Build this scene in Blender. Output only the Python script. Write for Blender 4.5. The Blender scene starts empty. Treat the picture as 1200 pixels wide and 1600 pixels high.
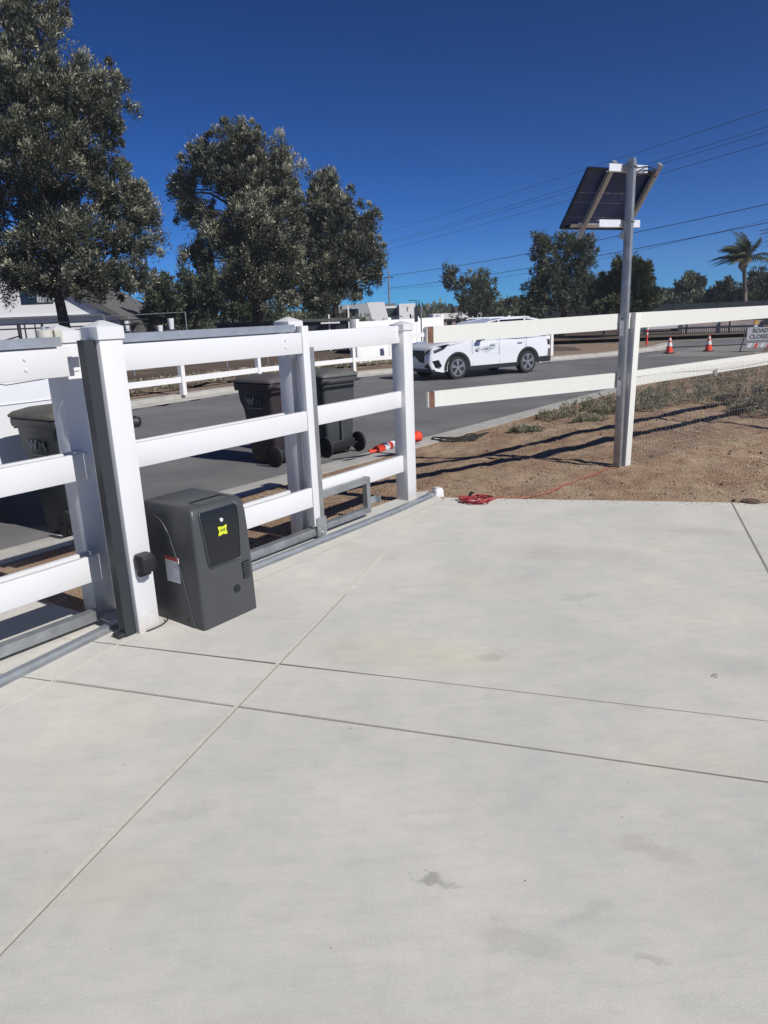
import bpy, bmesh, math, random
import numpy as np
from mathutils import Vector, Matrix

# ---------------------------------------------------------------- scene, camera, light
SC = bpy.context.scene
C = bpy.data.collections.new("scene"); SC.collection.children.link(C)
R = math.radians
PITCH, ROLL, HC = R(15.4), R(2.3), 1.57
f_ = Vector((0, math.cos(PITCH), -math.sin(PITCH))); r0 = Vector((1, 0, 0)); u0 = r0.cross(f_)
r_ = r0*math.cos(ROLL) - u0*math.sin(ROLL); u_ = u0*math.cos(ROLL) + r0*math.sin(ROLL)
cam = bpy.data.cameras.new("camera"); co = bpy.data.objects.new("camera", cam); C.objects.link(co)
M = Matrix((r_, u_, -f_)).transposed().to_4x4(); M.translation = (0, 0, HC); co.matrix_world = M
cam.sensor_fit = 'HORIZONTAL'; cam.sensor_width = 36; cam.lens = 1130/1200*36
cam.clip_start = 0.05; cam.clip_end = 6000
SC.camera = co
SUN_AZ, SUN_EL = R(129), R(41.5)            # azimuth clockwise from +Y (the way the camera looks)
sd = Vector((math.sin(SUN_AZ)*math.cos(SUN_EL), math.cos(SUN_AZ)*math.cos(SUN_EL), math.sin(SUN_EL)))
sl = bpy.data.lights.new("sun", 'SUN'); sl.energy = 4.75; sl.angle = R(0.5); sl.color = (1, 0.97, 0.93)
so = bpy.data.objects.new("sun", sl); C.objects.link(so); so.rotation_euler = sd.to_track_quat('Z', 'Y').to_euler()
W = bpy.data.worlds.new("World"); SC.world = W; W.use_nodes = True
wn = W.node_tree.nodes; wl = W.node_tree.links
bg = wn['Background']; bg.inputs['Strength'].default_value = 0.09
sky = wn.new('ShaderNodeTexSky'); sky.sky_type = 'NISHITA'; sky.sun_disc = False
sky.sun_elevation = SUN_EL; sky.sun_rotation = SUN_AZ
sky.altitude = 1500; sky.air_density = 0.62; sky.dust_density = 0.0; sky.ozone_density = 3.5
hs = wn.new('ShaderNodeMix'); hs.data_type = 'RGBA'; hs.blend_type = 'MULTIPLY'; hs.inputs[0].default_value = 1.0
hs.inputs[7].default_value = (0.07, 0.30, 0.50, 1)      # camera white balance, even over the whole sky
gm = wn.new('ShaderNodeGamma'); gm.inputs[1].default_value = 1.34; wl.new(sky.outputs[0], gm.inputs[0]); wl.new(gm.outputs[0], hs.inputs[6]); wl.new(hs.outputs[2], bg.inputs['Color'])
SC.view_settings.view_transform = 'Standard'; SC.view_settings.look = 'None'
SC.view_settings.exposure = 0.0; SC.view_settings.gamma = 1.0; SC.view_settings.use_curve_mapping = False
random.seed(7); RNG = np.random.default_rng(7)

# ---------------------------------------------------------------- helpers
def material(name, col, rough=0.6, metal=0.0, var=0.0, vscale=8.0, bump=0.0, bscale=60.0, col2=None, spec=0.5, stretch=None, bdist=0.01):
    m = bpy.data.materials.new(name); m.use_nodes = True
    nt = m.node_tree; n = nt.nodes; l = nt.links; b = n['Principled BSDF']
    b.inputs['Roughness'].default_value = rough; b.inputs['Metallic'].default_value = metal
    b.inputs['Specular IOR Level'].default_value = spec
    b.inputs['Base Color'].default_value = (*col, 1)
    tc = n.new('ShaderNodeTexCoord'); mp = n.new('ShaderNodeMapping'); l.new(tc.outputs['Object'], mp.inputs[0])
    if stretch: mp.inputs['Scale'].default_value = stretch
    if var > 0 or col2:
        nz = n.new('ShaderNodeTexNoise'); nz.inputs['Scale'].default_value = vscale; nz.inputs['Detail'].default_value = 8
        nz.inputs['Roughness'].default_value = 0.65
        l.new(mp.outputs[0], nz.inputs['Vector'])
        cr = n.new('ShaderNodeValToRGB'); cr.color_ramp.elements[0].position = 0.32; cr.color_ramp.elements[1].position = 0.68
        c2 = col2 or tuple(min(1, c*(1+var)) for c in col); c1 = col if col2 else tuple(c*(1-var) for c in col)
        cr.color_ramp.elements[0].color = (*c1, 1); cr.color_ramp.elements[1].color = (*c2, 1)
        l.new(nz.outputs['Fac'], cr.inputs[0]); l.new(cr.outputs[0], b.inputs['Base Color'])
    if bump > 0:
        nb = n.new('ShaderNodeTexNoise'); nb.inputs['Scale'].default_value = bscale; nb.inputs['Detail'].default_value = 6
        l.new(mp.outputs[0], nb.inputs['Vector'])
        bp = n.new('ShaderNodeBump'); bp.inputs['Strength'].default_value = bump; bp.inputs['Distance'].default_value = bdist
        l.new(nb.outputs['Fac'], bp.inputs['Height']); l.new(bp.outputs[0], b.inputs['Normal'])
    return m

class MB:
    """collects shapes; build() links them as ONE mesh object"""
    def __init__(s): s.v = []; s.f = []; s.smooth = False
    def add(s, vs, fs):
        k = len(s.v); s.v += [tuple(v) for v in vs]; s.f += [tuple(i+k for i in f) for f in fs]; return s
    def box(s, x0, x1, y0, y1, z0, z1, bev=0.0):
        if bev <= 0:
            return s.add([(x0,y0,z0),(x1,y0,z0),(x1,y1,z0),(x0,y1,z0),(x0,y0,z1),(x1,y0,z1),(x1,y1,z1),(x0,y1,z1)],
                         [(0,3,2,1),(4,5,6,7),(0,1,5,4),(1,2,6,5),(2,3,7,6),(3,0,4,7)])
        bm = bmesh.new(); g = bmesh.ops.create_cube(bm, size=1)
        for v in g['verts']: v.co = Vector(((x0+x1)/2 + v.co.x*(x1-x0), (y0+y1)/2 + v.co.y*(y1-y0), (z0+z1)/2 + v.co.z*(z1-z0)))
        bmesh.ops.bevel(bm, geom=list(bm.edges), offset=bev, segments=2, profile=0.5, affect='EDGES')
        return s.take(bm)
    def take(s, bm, mat=None):
        bm.verts.index_update()
        s.add([(mat @ v.co if mat else v.co) for v in bm.verts], [[v.index for v in f.verts] for f in bm.faces]); bm.free(); return s
    def cyl(s, p0, p1, r0, r1=None, n=16, cap=True):
        return s.tube([p0, p1], [r0, r0 if r1 is None else r1], n, cap)
    def tube(s, pts, rad, n=8, cap=True):
        pts = [Vector(p) for p in pts]
        if not hasattr(rad, '__len__'): rad = [rad]*len(pts)
        k = len(s.v); a = None
        for i, p in enumerate(pts):
            t = (pts[min(i+1, len(pts)-1)] - pts[max(i-1, 0)])
            if t.length < 1e-9: t = Vector((0,0,1))
            t.normalize()
            if a is None: a = t.orthogonal().normalized()
            a = (a - t*a.dot(t)); a = a.normalized() if a.length > 1e-6 else t.orthogonal().normalized()
            b = t.cross(a)
            for j in range(n):
                w = 2*math.pi*j/n
                s.v.append(tuple(p + (a*math.cos(w) + b*math.sin(w))*rad[i]))
        for i in range(len(pts)-1):
            for j in range(n):
                q = k+i*n
                s.f.append((q+j, q+(j+1)%n, q+n+(j+1)%n, q+n+j))
        if cap:
            s.f.append(tuple(k+j for j in range(n))[::-1]); s.f.append(tuple(k+(len(pts)-1)*n+j for j in range(n)))
        return s
    def loft(s, loops, cap=True):
        n = len(loops[0]); k = len(s.v)
        for lp in loops: s.v += [tuple(p) for p in lp]
        for i in range(len(loops)-1):
            for j in range(n):
                q = k+i*n
                s.f.append((q+j, q+(j+1)%n, q+n+(j+1)%n, q+n+j))
        if cap: s.f.append(tuple(k+j for j in range(n))[::-1]); s.f.append(tuple(k+(len(loops)-1)*n+j for j in range(n)))
        return s
    def prism(s, poly, fn0, fn1):
        return s.loft([[fn0(p) for p in poly], [fn1(p) for p in poly]])
    def beam(s, p0, p1, w, h, up=(0,0,1)):
        p0 = Vector(p0); p1 = Vector(p1); t = (p1-p0).normalized(); up = Vector(up); sdv = t.cross(up).normalized(); up = sdv.cross(t)
        vs = []
        for p in (p0, p1):
            for a, b in ((-1,-1),(1,-1),(1,1),(-1,1)): vs.append(p + sdv*(a*w/2) + up*(b*h/2))
        return s.add(vs, [(0,3,2,1),(4,5,6,7),(0,1,5,4),(1,2,6,5),(2,3,7,6),(3,0,4,7)])
    def build(s, name, mat, parent=None, smooth=None):
        me = bpy.data.meshes.new(name); me.from_pydata(s.v, [], s.f); me.update()
        bm = bmesh.new(); bm.from_mesh(me); bmesh.ops.recalc_face_normals(bm, faces=bm.faces); bm.to_mesh(me); bm.free()
        if smooth is not None:
            me.polygons.foreach_set('use_smooth', [True]*len(me.polygons))
            me.set_sharp_from_angle(angle=R(smooth))
        if mat: me.materials.append(mat)
        o = bpy.data.objects.new(name, me); C.objects.link(o)
        if parent: o.parent = parent
        return o

def tag(o, label=None, cat=None, group=None, kind=None):
    if label: o['label'] = label
    if cat: o['category'] = cat
    if group: o['group'] = group
    if kind: o['kind'] = kind
    return o
def thing(name, label, cat, loc=(0,0,0), rz=0, group=None):
    o = bpy.data.objects.new(name, None); C.objects.link(o); o.empty_display_size = 0.2
    o.location = loc; o.rotation_euler = (0, 0, rz)
    return tag(o, label, cat, group)
def copy_tree(o, parent=None):
    c = o.copy(); C.objects.link(c); c.parent = parent
    for ch in list(o.children): copy_tree(ch, c)
    return c
def text(name, s, size, mat, parent, M_, depth=0.002, bold=0.0, shear=0.0, space=1.0):
    cu = bpy.data.curves.new(name, 'FONT'); cu.body = s; cu.size = size; cu.extrude = depth; cu.offset = bold; cu.shear = shear
    cu.align_x = 'CENTER'; cu.align_y = 'CENTER'; cu.space_character = space; cu.resolution_u = 3
    t = bpy.data.objects.new(name, cu); C.objects.link(t)
    dg = bpy.context.evaluated_depsgraph_get(); me = bpy.data.meshes.new_from_object(t.evaluated_get(dg))
    bpy.data.objects.remove(t); bpy.data.curves.remove(cu)
    me.transform(M_); me.materials.clear(); me.materials.append(mat)
    o = bpy.data.objects.new(name, me); C.objects.link(o); o.parent = parent
    return o
def frame(o, x, y, z=None):
    """matrix with the given axes and origin"""
    x = Vector(x).normalized(); y = Vector(y).normalized(); z = x.cross(y)
    m = Matrix((x, y, z)).transposed().to_4x4(); m.translation = o; return m
def rrect(x0, x1, y0, y1, r, z, n=5):
    out = []
    for cx, cy, a in ((x1-r, y1-r, 0), (x0+r, y1-r, 90), (x0+r, y0+r, 180), (x1-r, y0+r, 270)):
        for i in range(n+1):
            w = R(a + 90*i/n); out.append((cx+r*math.cos(w), cy+r*math.sin(w), z))
    return out
def vnoise(x, y, seed=0):
    """smooth value noise on numpy arrays, about -1..1"""
    def h(i, j):
        v = np.sin(i*127.1 + j*311.7 + seed*74.7)*43758.5453
        return (v - np.floor(v))*2-1
    xi = np.floor(x); yi = np.floor(y); a = x-xi; b = y-yi; a = a*a*(3-2*a); b = b*b*(3-2*b)
    return (h(xi,yi)*(1-a)+h(xi+1,yi)*a)*(1-b) + (h(xi,yi+1)*(1-a)+h(xi+1,yi+1)*a)*b
def fbm(x, y, sc, oc=4, seed=0):
    t = 0; am = 1
    for k in range(oc): t = t + am*vnoise(x*sc*2**k, y*sc*2**k, seed+k); am *= .5
    return t
def rz(y): return -0.2 - 0.012*(np.clip(y, 6, 30)-6)
# frame of the gate: s runs along the gate away from the camera, d towards the yard
P0 = Vector((-1.85, 3.25, 0)); GA = R(37.5)
U = Vector((math.sin(GA), math.cos(GA), 0)); N = Vector((math.cos(GA), -math.sin(GA), 0))
GROT = R(90)-GA        # local x = s, local y = -d
def G(s, d, z=0): return P0 + U*s + N*d + Vector((0,0,z))
def sd_of(x, y):
    dx = x-P0.x; dy = y-P0.y
    return dx*U.x+dy*U.y, dx*N.x+dy*N.y

# ---------------------------------------------------------------- materials
STAINS = [(0.09,1.72,.055,.026,-12,(.66,.66,.66)), (0.15,1.70,.04,.015,-12,(.8,.8,.8)), (0.10,3.13,.60,.22,-15,(1.01,1.0,.93)), (0.47,3.08,.12,.05,10,(.86,.85,.84)),
  (0.50,1.57,.10,.03,25,(.89,.89,.89)), (0.62,1.42,.05,.02,0,(.84,.84,.84)), (0.75,1.80,.16,.04,-30,(.91,.90,.88)), (1.06,3.75,.16,.04,20,(.88,.88,.87)), (-0.72,2.05,.22,.05,15,(.93,.93,.93)),
  (0.30,1.50,.18,.05,-20,(.88,.88,.88)), (2.1,4.9,.5,.12,-15,(.92,.9,.88)), (1.2,4.5,.7,.2,-15,(.93,.92,.91)), (-0.9,1.75,.3,.12,10,(1.0,.99,.965)), (1.5,2.9,.4,.15,-20,(.92,.92,.92))]
def concrete_mat():
    m = bpy.data.materials.new("concrete"); m.use_nodes = True; nt = m.node_tree; n = nt.nodes; l = nt.links; b = n['Principled BSDF']
    b.inputs['Roughness'].default_value = 0.85; b.inputs['Specular IOR Level'].default_value = 0.3
    tc = n.new('ShaderNodeTexCoord')
    def noise(sc, det=6, ro=0.6, st=(1,1,1), rot=0):
        mp = n.new('ShaderNodeMapping'); mp.inputs['Scale'].default_value = st; mp.inputs['Rotation'].default_value = (0,0,rot)
        l.new(tc.outputs['Object'], mp.inputs[0])
        z = n.new('ShaderNodeTexNoise'); z.inputs['Scale'].default_value = sc; z.inputs['Detail'].default_value = det; z.inputs['Roughness'].default_value = ro
        l.new(mp.outputs[0], z.inputs['Vector']); return z.outputs['Fac']
    def ramp(fac, els):
        c = n.new('ShaderNodeValToRGB')
        while len(c.color_ramp.elements) < len(els): c.color_ramp.elements.new(0.5)
        for e, (p, col) in zip(c.color_ramp.elements, els): e.position = p; e.color = (*col, 1)
        l.new(fac, c.inputs[0]); return c.outputs[0]
    def mul(a, b_, fac=1.0, t='MULTIPLY'):
        x = n.new('ShaderNodeMix'); x.data_type = 'RGBA'; x.blend_type = t; x.inputs[0].default_value = fac
        l.new(a, x.inputs[6]); l.new(b_, x.inputs[7]); return x.outputs[2]
    base = ramp(noise(0.9, 5, 0.55), [(0.3, (0.55,0.54,0.495)), (0.55, (0.62,0.605,0.55)), (0.75, (0.68,0.65,0.57))])
    bl = ramp(noise(3.2, 10, 0.78), [(0.3, (0.85,0.86,0.87)), (0.66, (1.03,1.02,1.0))])
    stk = ramp(noise(5, 7, 0.7, (1,4.5,1), R(-18)), [(0.36, (0.92,0.92,0.93)), (0.52, (1,1,1))])
    fine = ramp(noise(170, 4, 0.8), [(0.3, (0.87,0.87,0.87)), (0.7, (1.07,1.07,1.07))])
    spots = ramp(noise(22, 3, 0.5), [(0.2, (0.5,0.48,0.46)), (0.26, (1,1,1))])
    rust = ramp(noise(1.4, 3, 0.5), [(0.55, (1,1,1)), (0.78, (1.02,0.99,0.93))])
    c = mul(mul(mul(mul(mul(base, bl), stk, 0.8), fine), spots, 0.75), rust)
    # a few drips and scuffs with a shape of their own
    nzv = n.new('ShaderNodeTexNoise'); nzv.inputs['Scale'].default_value = 14; nzv.inputs['Detail'].default_value = 8; nzv.inputs['Roughness'].default_value = 0.7; l.new(tc.outputs['Object'], nzv.inputs['Vector'])
    wob = n.new('ShaderNodeVectorMath'); wob.operation = 'SCALE'; wob.inputs['Scale'].default_value = 0.16; l.new(nzv.outputs['Color'], wob.inputs[0])
    adv = n.new('ShaderNodeVectorMath'); adv.operation = 'ADD'; l.new(tc.outputs['Object'], adv.inputs[0]); l.new(wob.outputs[0], adv.inputs[1])
    for sx, sy, rx, ry, an, col in STAINS:
        mp = n.new('ShaderNodeMapping'); mp.vector_type = 'TEXTURE'; mp.inputs['Location'].default_value = (sx+0.08, sy+0.08, 0.08); mp.inputs['Rotation'].default_value = (0,0,R(an)); mp.inputs['Scale'].default_value = (rx, ry, 10)
        l.new(adv.outputs[0], mp.inputs[0]); gr = n.new('ShaderNodeTexGradient'); gr.gradient_type = 'SPHERICAL'; l.new(mp.outputs[0], gr.inputs[0])
        c = mul(c, ramp(gr.outputs['Fac'], [(0.0, (1,1,1)), (0.55, col)]))
    l.new(c, b.inputs['Base Color'])
    bp = n.new('ShaderNodeBump'); bp.inputs['Strength'].default_value = 0.25; bp.inputs['Distance'].default_value = 0.004
    l.new(noise(90, 6, 0.75, (1,2.5,1)), bp.inputs['Height']); l.new(bp.outputs[0], b.inputs['Normal'])
    return m
m_conc = concrete_mat()
m_kerb = material("kerb_concrete", (0.40,0.385,0.35), 0.9, 0, 0.14, 3, 0.4, 60)
m_joint = material("joint_filler", (0.56,0.54,0.46), 0.8, 0, 0.1, 30)
m_crack = material("joint_dirt", (0.24,0.23,0.20), 0.95)
m_asph = material("asphalt", (0.12,0.118,0.12), 0.85, 0, 0, 0.7, 1.0, 120, col2=(0.20,0.195,0.188))
m_asph2 = material("asphalt_worn", (0.22,0.21,0.19), 0.9, 0, 0.2, 0.6, 0.3, 100)
def dirt_mat(name, c1, c2, c3, sc=1.3):
    m = material(name, c1, 0.95, 0, 0, 45, 0.9, 55, col2=c2, spec=0.15, bdist=0.03)
    nt = m.node_tree; n = nt.nodes; l = nt.links; b = n['Principled BSDF']
    src = b.inputs['Base Color'].links[0].from_socket
    z = n.new('ShaderNodeTexNoise'); z.inputs['Scale'].default_value = sc; z.inputs['Detail'].default_value = 7; z.inputs['Roughness'].default_value = 0.7
    tc = n.new('ShaderNodeTexCoord'); l.new(tc.outputs['Object'], z.inputs['Vector'])
    cr = n.new('ShaderNodeValToRGB'); cr.color_ramp.elements[0].position = 0.42; cr.color_ramp.elements[1].position = 0.62
    l.new(z.outputs['Fac'], cr.inputs[0])
    x = n.new('ShaderNodeMix'); x.data_type = 'RGBA'; l.new(cr.outputs[0], x.inputs[0]); l.new(src, x.inputs[6]); x.inputs[7].default_value = (*c3, 1)
    l.new(x.outputs[2], b.inputs['Base Color']); return m
m_dirt = dirt_mat("dirt", (0.175,0.105,0.070), (0.40,0.265,0.175), (0.41,0.31,0.21))
m_dirt2 = dirt_mat("far_dirt", (0.24,0.17,0.12), (0.33,0.24,0.17), (0.28,0.21,0.16), 0.5)
m_soil = dirt_mat("yard_soil", (0.09,0.07,0.055), (0.17,0.125,0.095), (0.13,0.10,0.08), 0.3)
m_vinyl = material("white_vinyl", (0.68,0.68,0.68), 0.38, 0, 0.015, 3)
def dusty_base(m, col, h=0.16):
    nt = m.node_tree; n = nt.nodes; l = nt.links; b = n['Principled BSDF']; src = b.inputs['Base Color'].links[0].from_socket
    tc = n.new('ShaderNodeTexCoord'); sp_ = n.new('ShaderNodeSeparateXYZ'); l.new(tc.outputs['Object'], sp_.inputs[0])
    nz = n.new('ShaderNodeTexNoise'); nz.inputs['Scale'].default_value = 18; nz.inputs['Detail'].default_value = 6; l.new(tc.outputs['Object'], nz.inputs['Vector'])
    ad = n.new('ShaderNodeMath'); ad.operation = 'MULTIPLY_ADD'; l.new(nz.outputs['Fac'], ad.inputs[0]); ad.inputs[1].default_value = 0.22; l.new(sp_.outputs['Z'], ad.inputs[2])
    mr = n.new('ShaderNodeMapRange'); l.new(ad.outputs[0], mr.inputs[0]); mr.inputs[1].default_value = 0.05; mr.inputs[2].default_value = h+0.1; mr.inputs[3].default_value = 0.55; mr.inputs[4].default_value = 0.0
    x = n.new('ShaderNodeMix'); x.data_type = 'RGBA'; l.new(mr.outputs[0], x.inputs[0]); l.new(src, x.inputs[6]); x.inputs[7].default_value = (*col, 1); l.new(x.outputs[2], b.inputs['Base Color'])
dusty_base(m_vinyl, (0.42,0.33,0.25))
m_vinyl2 = material("far_white_vinyl", (0.80,0.79,0.77), 0.5, 0, 0.02, 3)
m_wood = material("cream_painted_wood", (0.69,0.69,0.63), 0.65, 0, 0.035, 6, 0.35, 22, stretch=(1,9,9), bdist=0.006)
m_bare = material("bare_brown_wood", (0.17,0.085,0.055), 0.85, 0, 0.3, 20, 0.4, 60)
m_galv = material("galvanised_steel", (0.50,0.525,0.55), 0.42, 0.75, 0.12, 14, 0.05, 40)
m_galvd = material("weathered_steel", (0.36,0.37,0.37), 0.5, 0.7, 0.22, 9, 0.1, 30)
m_alu = material("aluminium", (0.62,0.60,0.58), 0.4, 0.8, 0.08, 12)
m_unistrut = material("painted_white_channel", (0.74,0.75,0.77), 0.4, 0.2, 0.04, 10)
m_black = material("black_plastic", (0.018,0.019,0.021), 0.5, 0, 0.1, 20)
m_dark = material("dark_steel", (0.035,0.04,0.045), 0.5, 0.2)
m_box = material("charcoal_plastic", (0.057,0.060,0.063), 0.42, 0, 0.05, 6, 0.12, 500, bdist=0.001)
m_boxd = material("dark_charcoal_panel", (0.010,0.012,0.014), 0.3, 0, 0.05, 6)
m_yel = material("yellow_print", (0.62,0.66,0.03), 0.5)
m_labelw = material("white_label", (0.70,0.71,0.73), 0.5, 0, 0.03, 60)
m_labelr = material("red_label", (0.5,0.07,0.05), 0.5)
m_ink = material("dark_ink", (0.03,0.03,0.035), 0.6)
m_grey = material("grey_print", (0.42,0.44,0.46), 0.6)
m_orange = material("orange_plastic", (0.72,0.055,0.025), 0.55, 0, 0.06, 20)
m_refl = material("reflective_white_band", (0.7,0.7,0.7), 0.75)
m_rubber = material("black_rubber", (0.022,0.022,0.022), 0.85, 0, 0.2, 20)
m_glass = material("dark_glass", (0.01,0.013,0.016), 0.06, 0, spec=0.8)
m_paint = material("white_car_paint", (0.72,0.73,0.74), 0.22)
m_paint.node_tree.nodes['Principled BSDF'].inputs['Coat Weight'].default_value = 0.6
m_rim = material("alloy_rim", (0.6,0.6,0.61), 0.3, 0.85)
m_red = material("red_cord", (0.33,0.03,0.035), 0.5)
m_red2 = material("faded_red_cord", (0.36,0.10,0.07), 0.6)
m_bark = material("bark", (0.07,0.055,0.045), 0.95, 0, 0.35, 9, 0.8, 14, bdist=0.03)
m_pale_bark = material("pale_bark", (0.2,0.17,0.14), 0.95, 0, 0.3, 9, 0.6, 14)
m_stone = material("pale_stone", (0.33,0.28,0.24), 0.95, 0, 0.3, 5, 0.5, 20)
m_straw = material("dry_straw", (0.50,0.40,0.27), 0.9, 0, 0.3, 30)
m_roof = material("grey_shingle", (0.11,0.105,0.10), 0.95, 0, 0.25, 6, 0.4, 20)
m_wallw = material("white_stucco", (0.86,0.85,0.83), 0.9, 0, 0.03, 1.5, 0.2, 60)
m_tan = material("tan_cap", (0.52,0.50,0.43), 0.6)

def leaf_mat(name, dark, light, tips):
    m = bpy.data.materials.new(name); m.use_nodes = True; nt = m.node_tree; n = nt.nodes; l = nt.links
    b = n['Principled BSDF']; b.inputs['Roughness'].default_value = 0.6; b.inputs['Specular IOR Level'].default_value = 0.35
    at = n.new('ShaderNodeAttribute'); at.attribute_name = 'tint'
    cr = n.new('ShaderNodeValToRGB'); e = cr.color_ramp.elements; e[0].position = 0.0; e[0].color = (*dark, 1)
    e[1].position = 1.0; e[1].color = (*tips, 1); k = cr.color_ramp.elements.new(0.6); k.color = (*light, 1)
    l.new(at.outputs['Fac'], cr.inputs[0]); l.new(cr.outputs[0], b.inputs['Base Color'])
    tr = n.new('ShaderNodeBsdfTranslucent'); l.new(cr.outputs[0], tr.inputs['Color'])
    mx = n.new('ShaderNodeMixShader'); mx.inputs[0].default_value = 0.22
    l.new(b.outputs[0], mx.inputs[1]); l.new(tr.outputs[0], mx.inputs[2]); l.new(mx.outputs[0], n['Material Output'].inputs[0])
    return m
m_leaf = leaf_mat("silvery_green_leaves", (0.045,0.055,0.034), (0.135,0.145,0.10), (0.60,0.57,0.42))
m_leaf2 = leaf_mat("dull_green_leaves", (0.05,0.068,0.042), (0.11,0.13,0.078), (0.26,0.26,0.17))
m_leaf3 = leaf_mat("olive_leaves", (0.045,0.06,0.03), (0.10,0.115,0.05), (0.22,0.21,0.11))
m_weed = leaf_mat("grey_green_weed", (0.11,0.125,0.075), (0.22,0.23,0.15), (0.42,0.37,0.26))
m_palm = leaf_mat("palm_leaves", (0.04,0.055,0.025), (0.075,0.088,0.042), (0.20,0.18,0.09))
# ---------------------------------------------------------------- ground, road, pavements
def grid_mesh(name, xs, ys, zf, mat, keep=None, kind='structure', parent=None):
    X, Y = np.meshgrid(xs, ys); Z = zf(X, Y); nx = len(xs); ny = len(ys)
    co_ = np.stack([X.ravel(), Y.ravel(), Z.ravel()], 1)
    i, j = np.meshgrid(np.arange(nx-1), np.arange(ny-1)); a = (j*nx+i).ravel()
    q = np.stack([a, a+1, a+nx+1, a+nx], 1)
    if keep is not None:
        cx = co_[q].mean(1); q = q[keep(cx[:,0], cx[:,1])]
    me = bpy.data.meshes.new(name); me.from_pydata(co_.tolist(), [], q.tolist()); me.polygons.foreach_set('use_smooth', [True]*len(me.polygons)); me.update()
    me.materials.append(mat); o = bpy.data.objects.new(name, me); C.objects.link(o)
    if kind: o['kind'] = kind
    if parent: o.parent = parent
    return o
def axis(a, b, n, far):
    v = list(np.linspace(a, b, n)); return np.array([-far, -far*.4, -far*.12] + v + [far*.12, far*.4, far])
grid_mesh("ground", axis(-60, 80, 60, 3000), axis(-20, 120, 60, 3000), lambda x, y: rz(y)-0.05-0.25*np.exp(-((x-0)**2+(y+2)**2)/60), m_dirt2)

KD = -2.55                                    # d of the near kerb's road edge
far_kerb = [(-16.5,-4.0),(-8.6,11.2),(-5.63,16.5),(-3.95,19.4),(-1.95,22.3),(0.18,24.4),(2.9,26.1),(6.15,27.6),(9.5,29.6),(12.5,32.2),(14.5,35.4)]
def strip(name, line, off0, off1, zf, mat, kind='structure', rows=None):
    """sheet along a polyline between two offsets to its left"""
    mb = MB(); pts = [Vector((x, y, 0)) for x, y in line]; k = []
    for i, p in enumerate(pts):
        t = (pts[min(i+1, len(pts)-1)]-pts[max(i-1, 0)]).normalized(); l_ = Vector((-t.y, t.x, 0))
        k.append((p+l_*off0, p+l_*off1))
    vs = []; fs = []
    for a, b in k: vs += [(a.x, a.y, zf(a.x, a.y, 0)), (b.x, b.y, zf(b.x, b.y, 1))]
    for i in range(len(k)-1): fs.append((2*i, 2*i+1, 2*i+3, 2*i+2))
    mb.add(vs, fs); return tag(mb.build(name, mat), kind=kind)
# road surface: from the near kerb to the far kerb, opening into the cross street on the right
xs = np.concatenate([np.arange(-22, 26, 0.5), np.arange(26, 90, 2.0)]); ys = np.concatenate([np.arange(-12, 40, 0.5), np.arange(40, 46, 1)])
fk = np.array(far_kerb)
def left_of_far(x, y):        # True on the road side of the far kerb
    out = np.ones_like(x, bool)
    yk = np.interp(x, fk[:,0], fk[:,1]); out &= (y < yk) | (x > 14.0)
    return out
def on_road(x, y):
    s, d = sd_of(x, y)
    a = (d < KD+0.5) & left_of_far(x, y+0.0)
    b = (x > 8) & (y > 24.5) & (y < 35.5) & left_of_far(x, y) & (d < 3+0*x + (x-8)*.9)
    return (a & (y < 35.5)) | b
grid_mesh("road", xs, ys, lambda x, y: rz(y)+0.004*np.sin(x*1.3)*0, m_asph, on_road)
tag(MB().add([(2, 33.8, -0.452), (90, 33.6, -0.452), (90, 38.6, -0.452), (2, 39.2, -0.452)], [(0,1,2,3)]).build("cross_street", m_asph), kind='structure')
tag(MB().add([(10.2, 28.6, -0.47), (17, 23.6, -0.39), (40, 24.5, -0.42), (40, 33.3, -0.47), (14.5, 33.3, -0.47), (12.6, 31.2, -0.47)], [(0,1,2,3,4,5)]).build("worn_road_patch", m_asph2), kind='structure')
# far kerb and the verge behind it
strip("far_kerb", far_kerb, 0.0, 0.38, lambda x, y, e: rz(y)+0.004+e*0.04, m_kerb)
strip("far_kerb_top", far_kerb, 0.38, 0.72, lambda x, y, e: rz(y)+0.145, m_kerb)
strip("far_kerb_face", far_kerb, 0.375, 0.385, lambda x, y, e: rz(y)+0.04+e*0.105, m_kerb)
sl_ = np.gradient(fk[:,1], fk[:,0])
def far_perp(x, y): return (y-np.interp(x, fk[:,0], fk[:,1]))/np.sqrt(1+np.interp(x, fk[:,0], sl_)**2)
grid_mesh("far_verge", np.arange(-40, 16, 0.25), np.arange(-6, 37, 0.25),
          lambda x, y: rz(y)+0.125+0.008*fbm(x, y, 0.7), m_dirt2, lambda x, y: (far_perp(x, y) > 0.56) & (x < 14.2))
grid_mesh("far_yard_soil", np.arange(-40, 16, 0.7), np.arange(8, 37, 0.7),
          lambda x, y: rz(y)+0.165+0.07*fbm(x, y, 0.8, 4, 5), m_soil, lambda x, y: (y > np.interp(x, fk[:,0], fk[:,1])+3.6) & (x < 9))
tag(MB().add([(-60, 36.8, -0.32), (-2.2, 36.8, -0.32), (-2.2, 41.5, -0.32), (90, 40.9, -0.40), (140, 90, -0.30), (-140, 90, -0.30)], [(0,1,2,3,4,5)]).build("far_field", m_soil), kind='structure')
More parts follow.
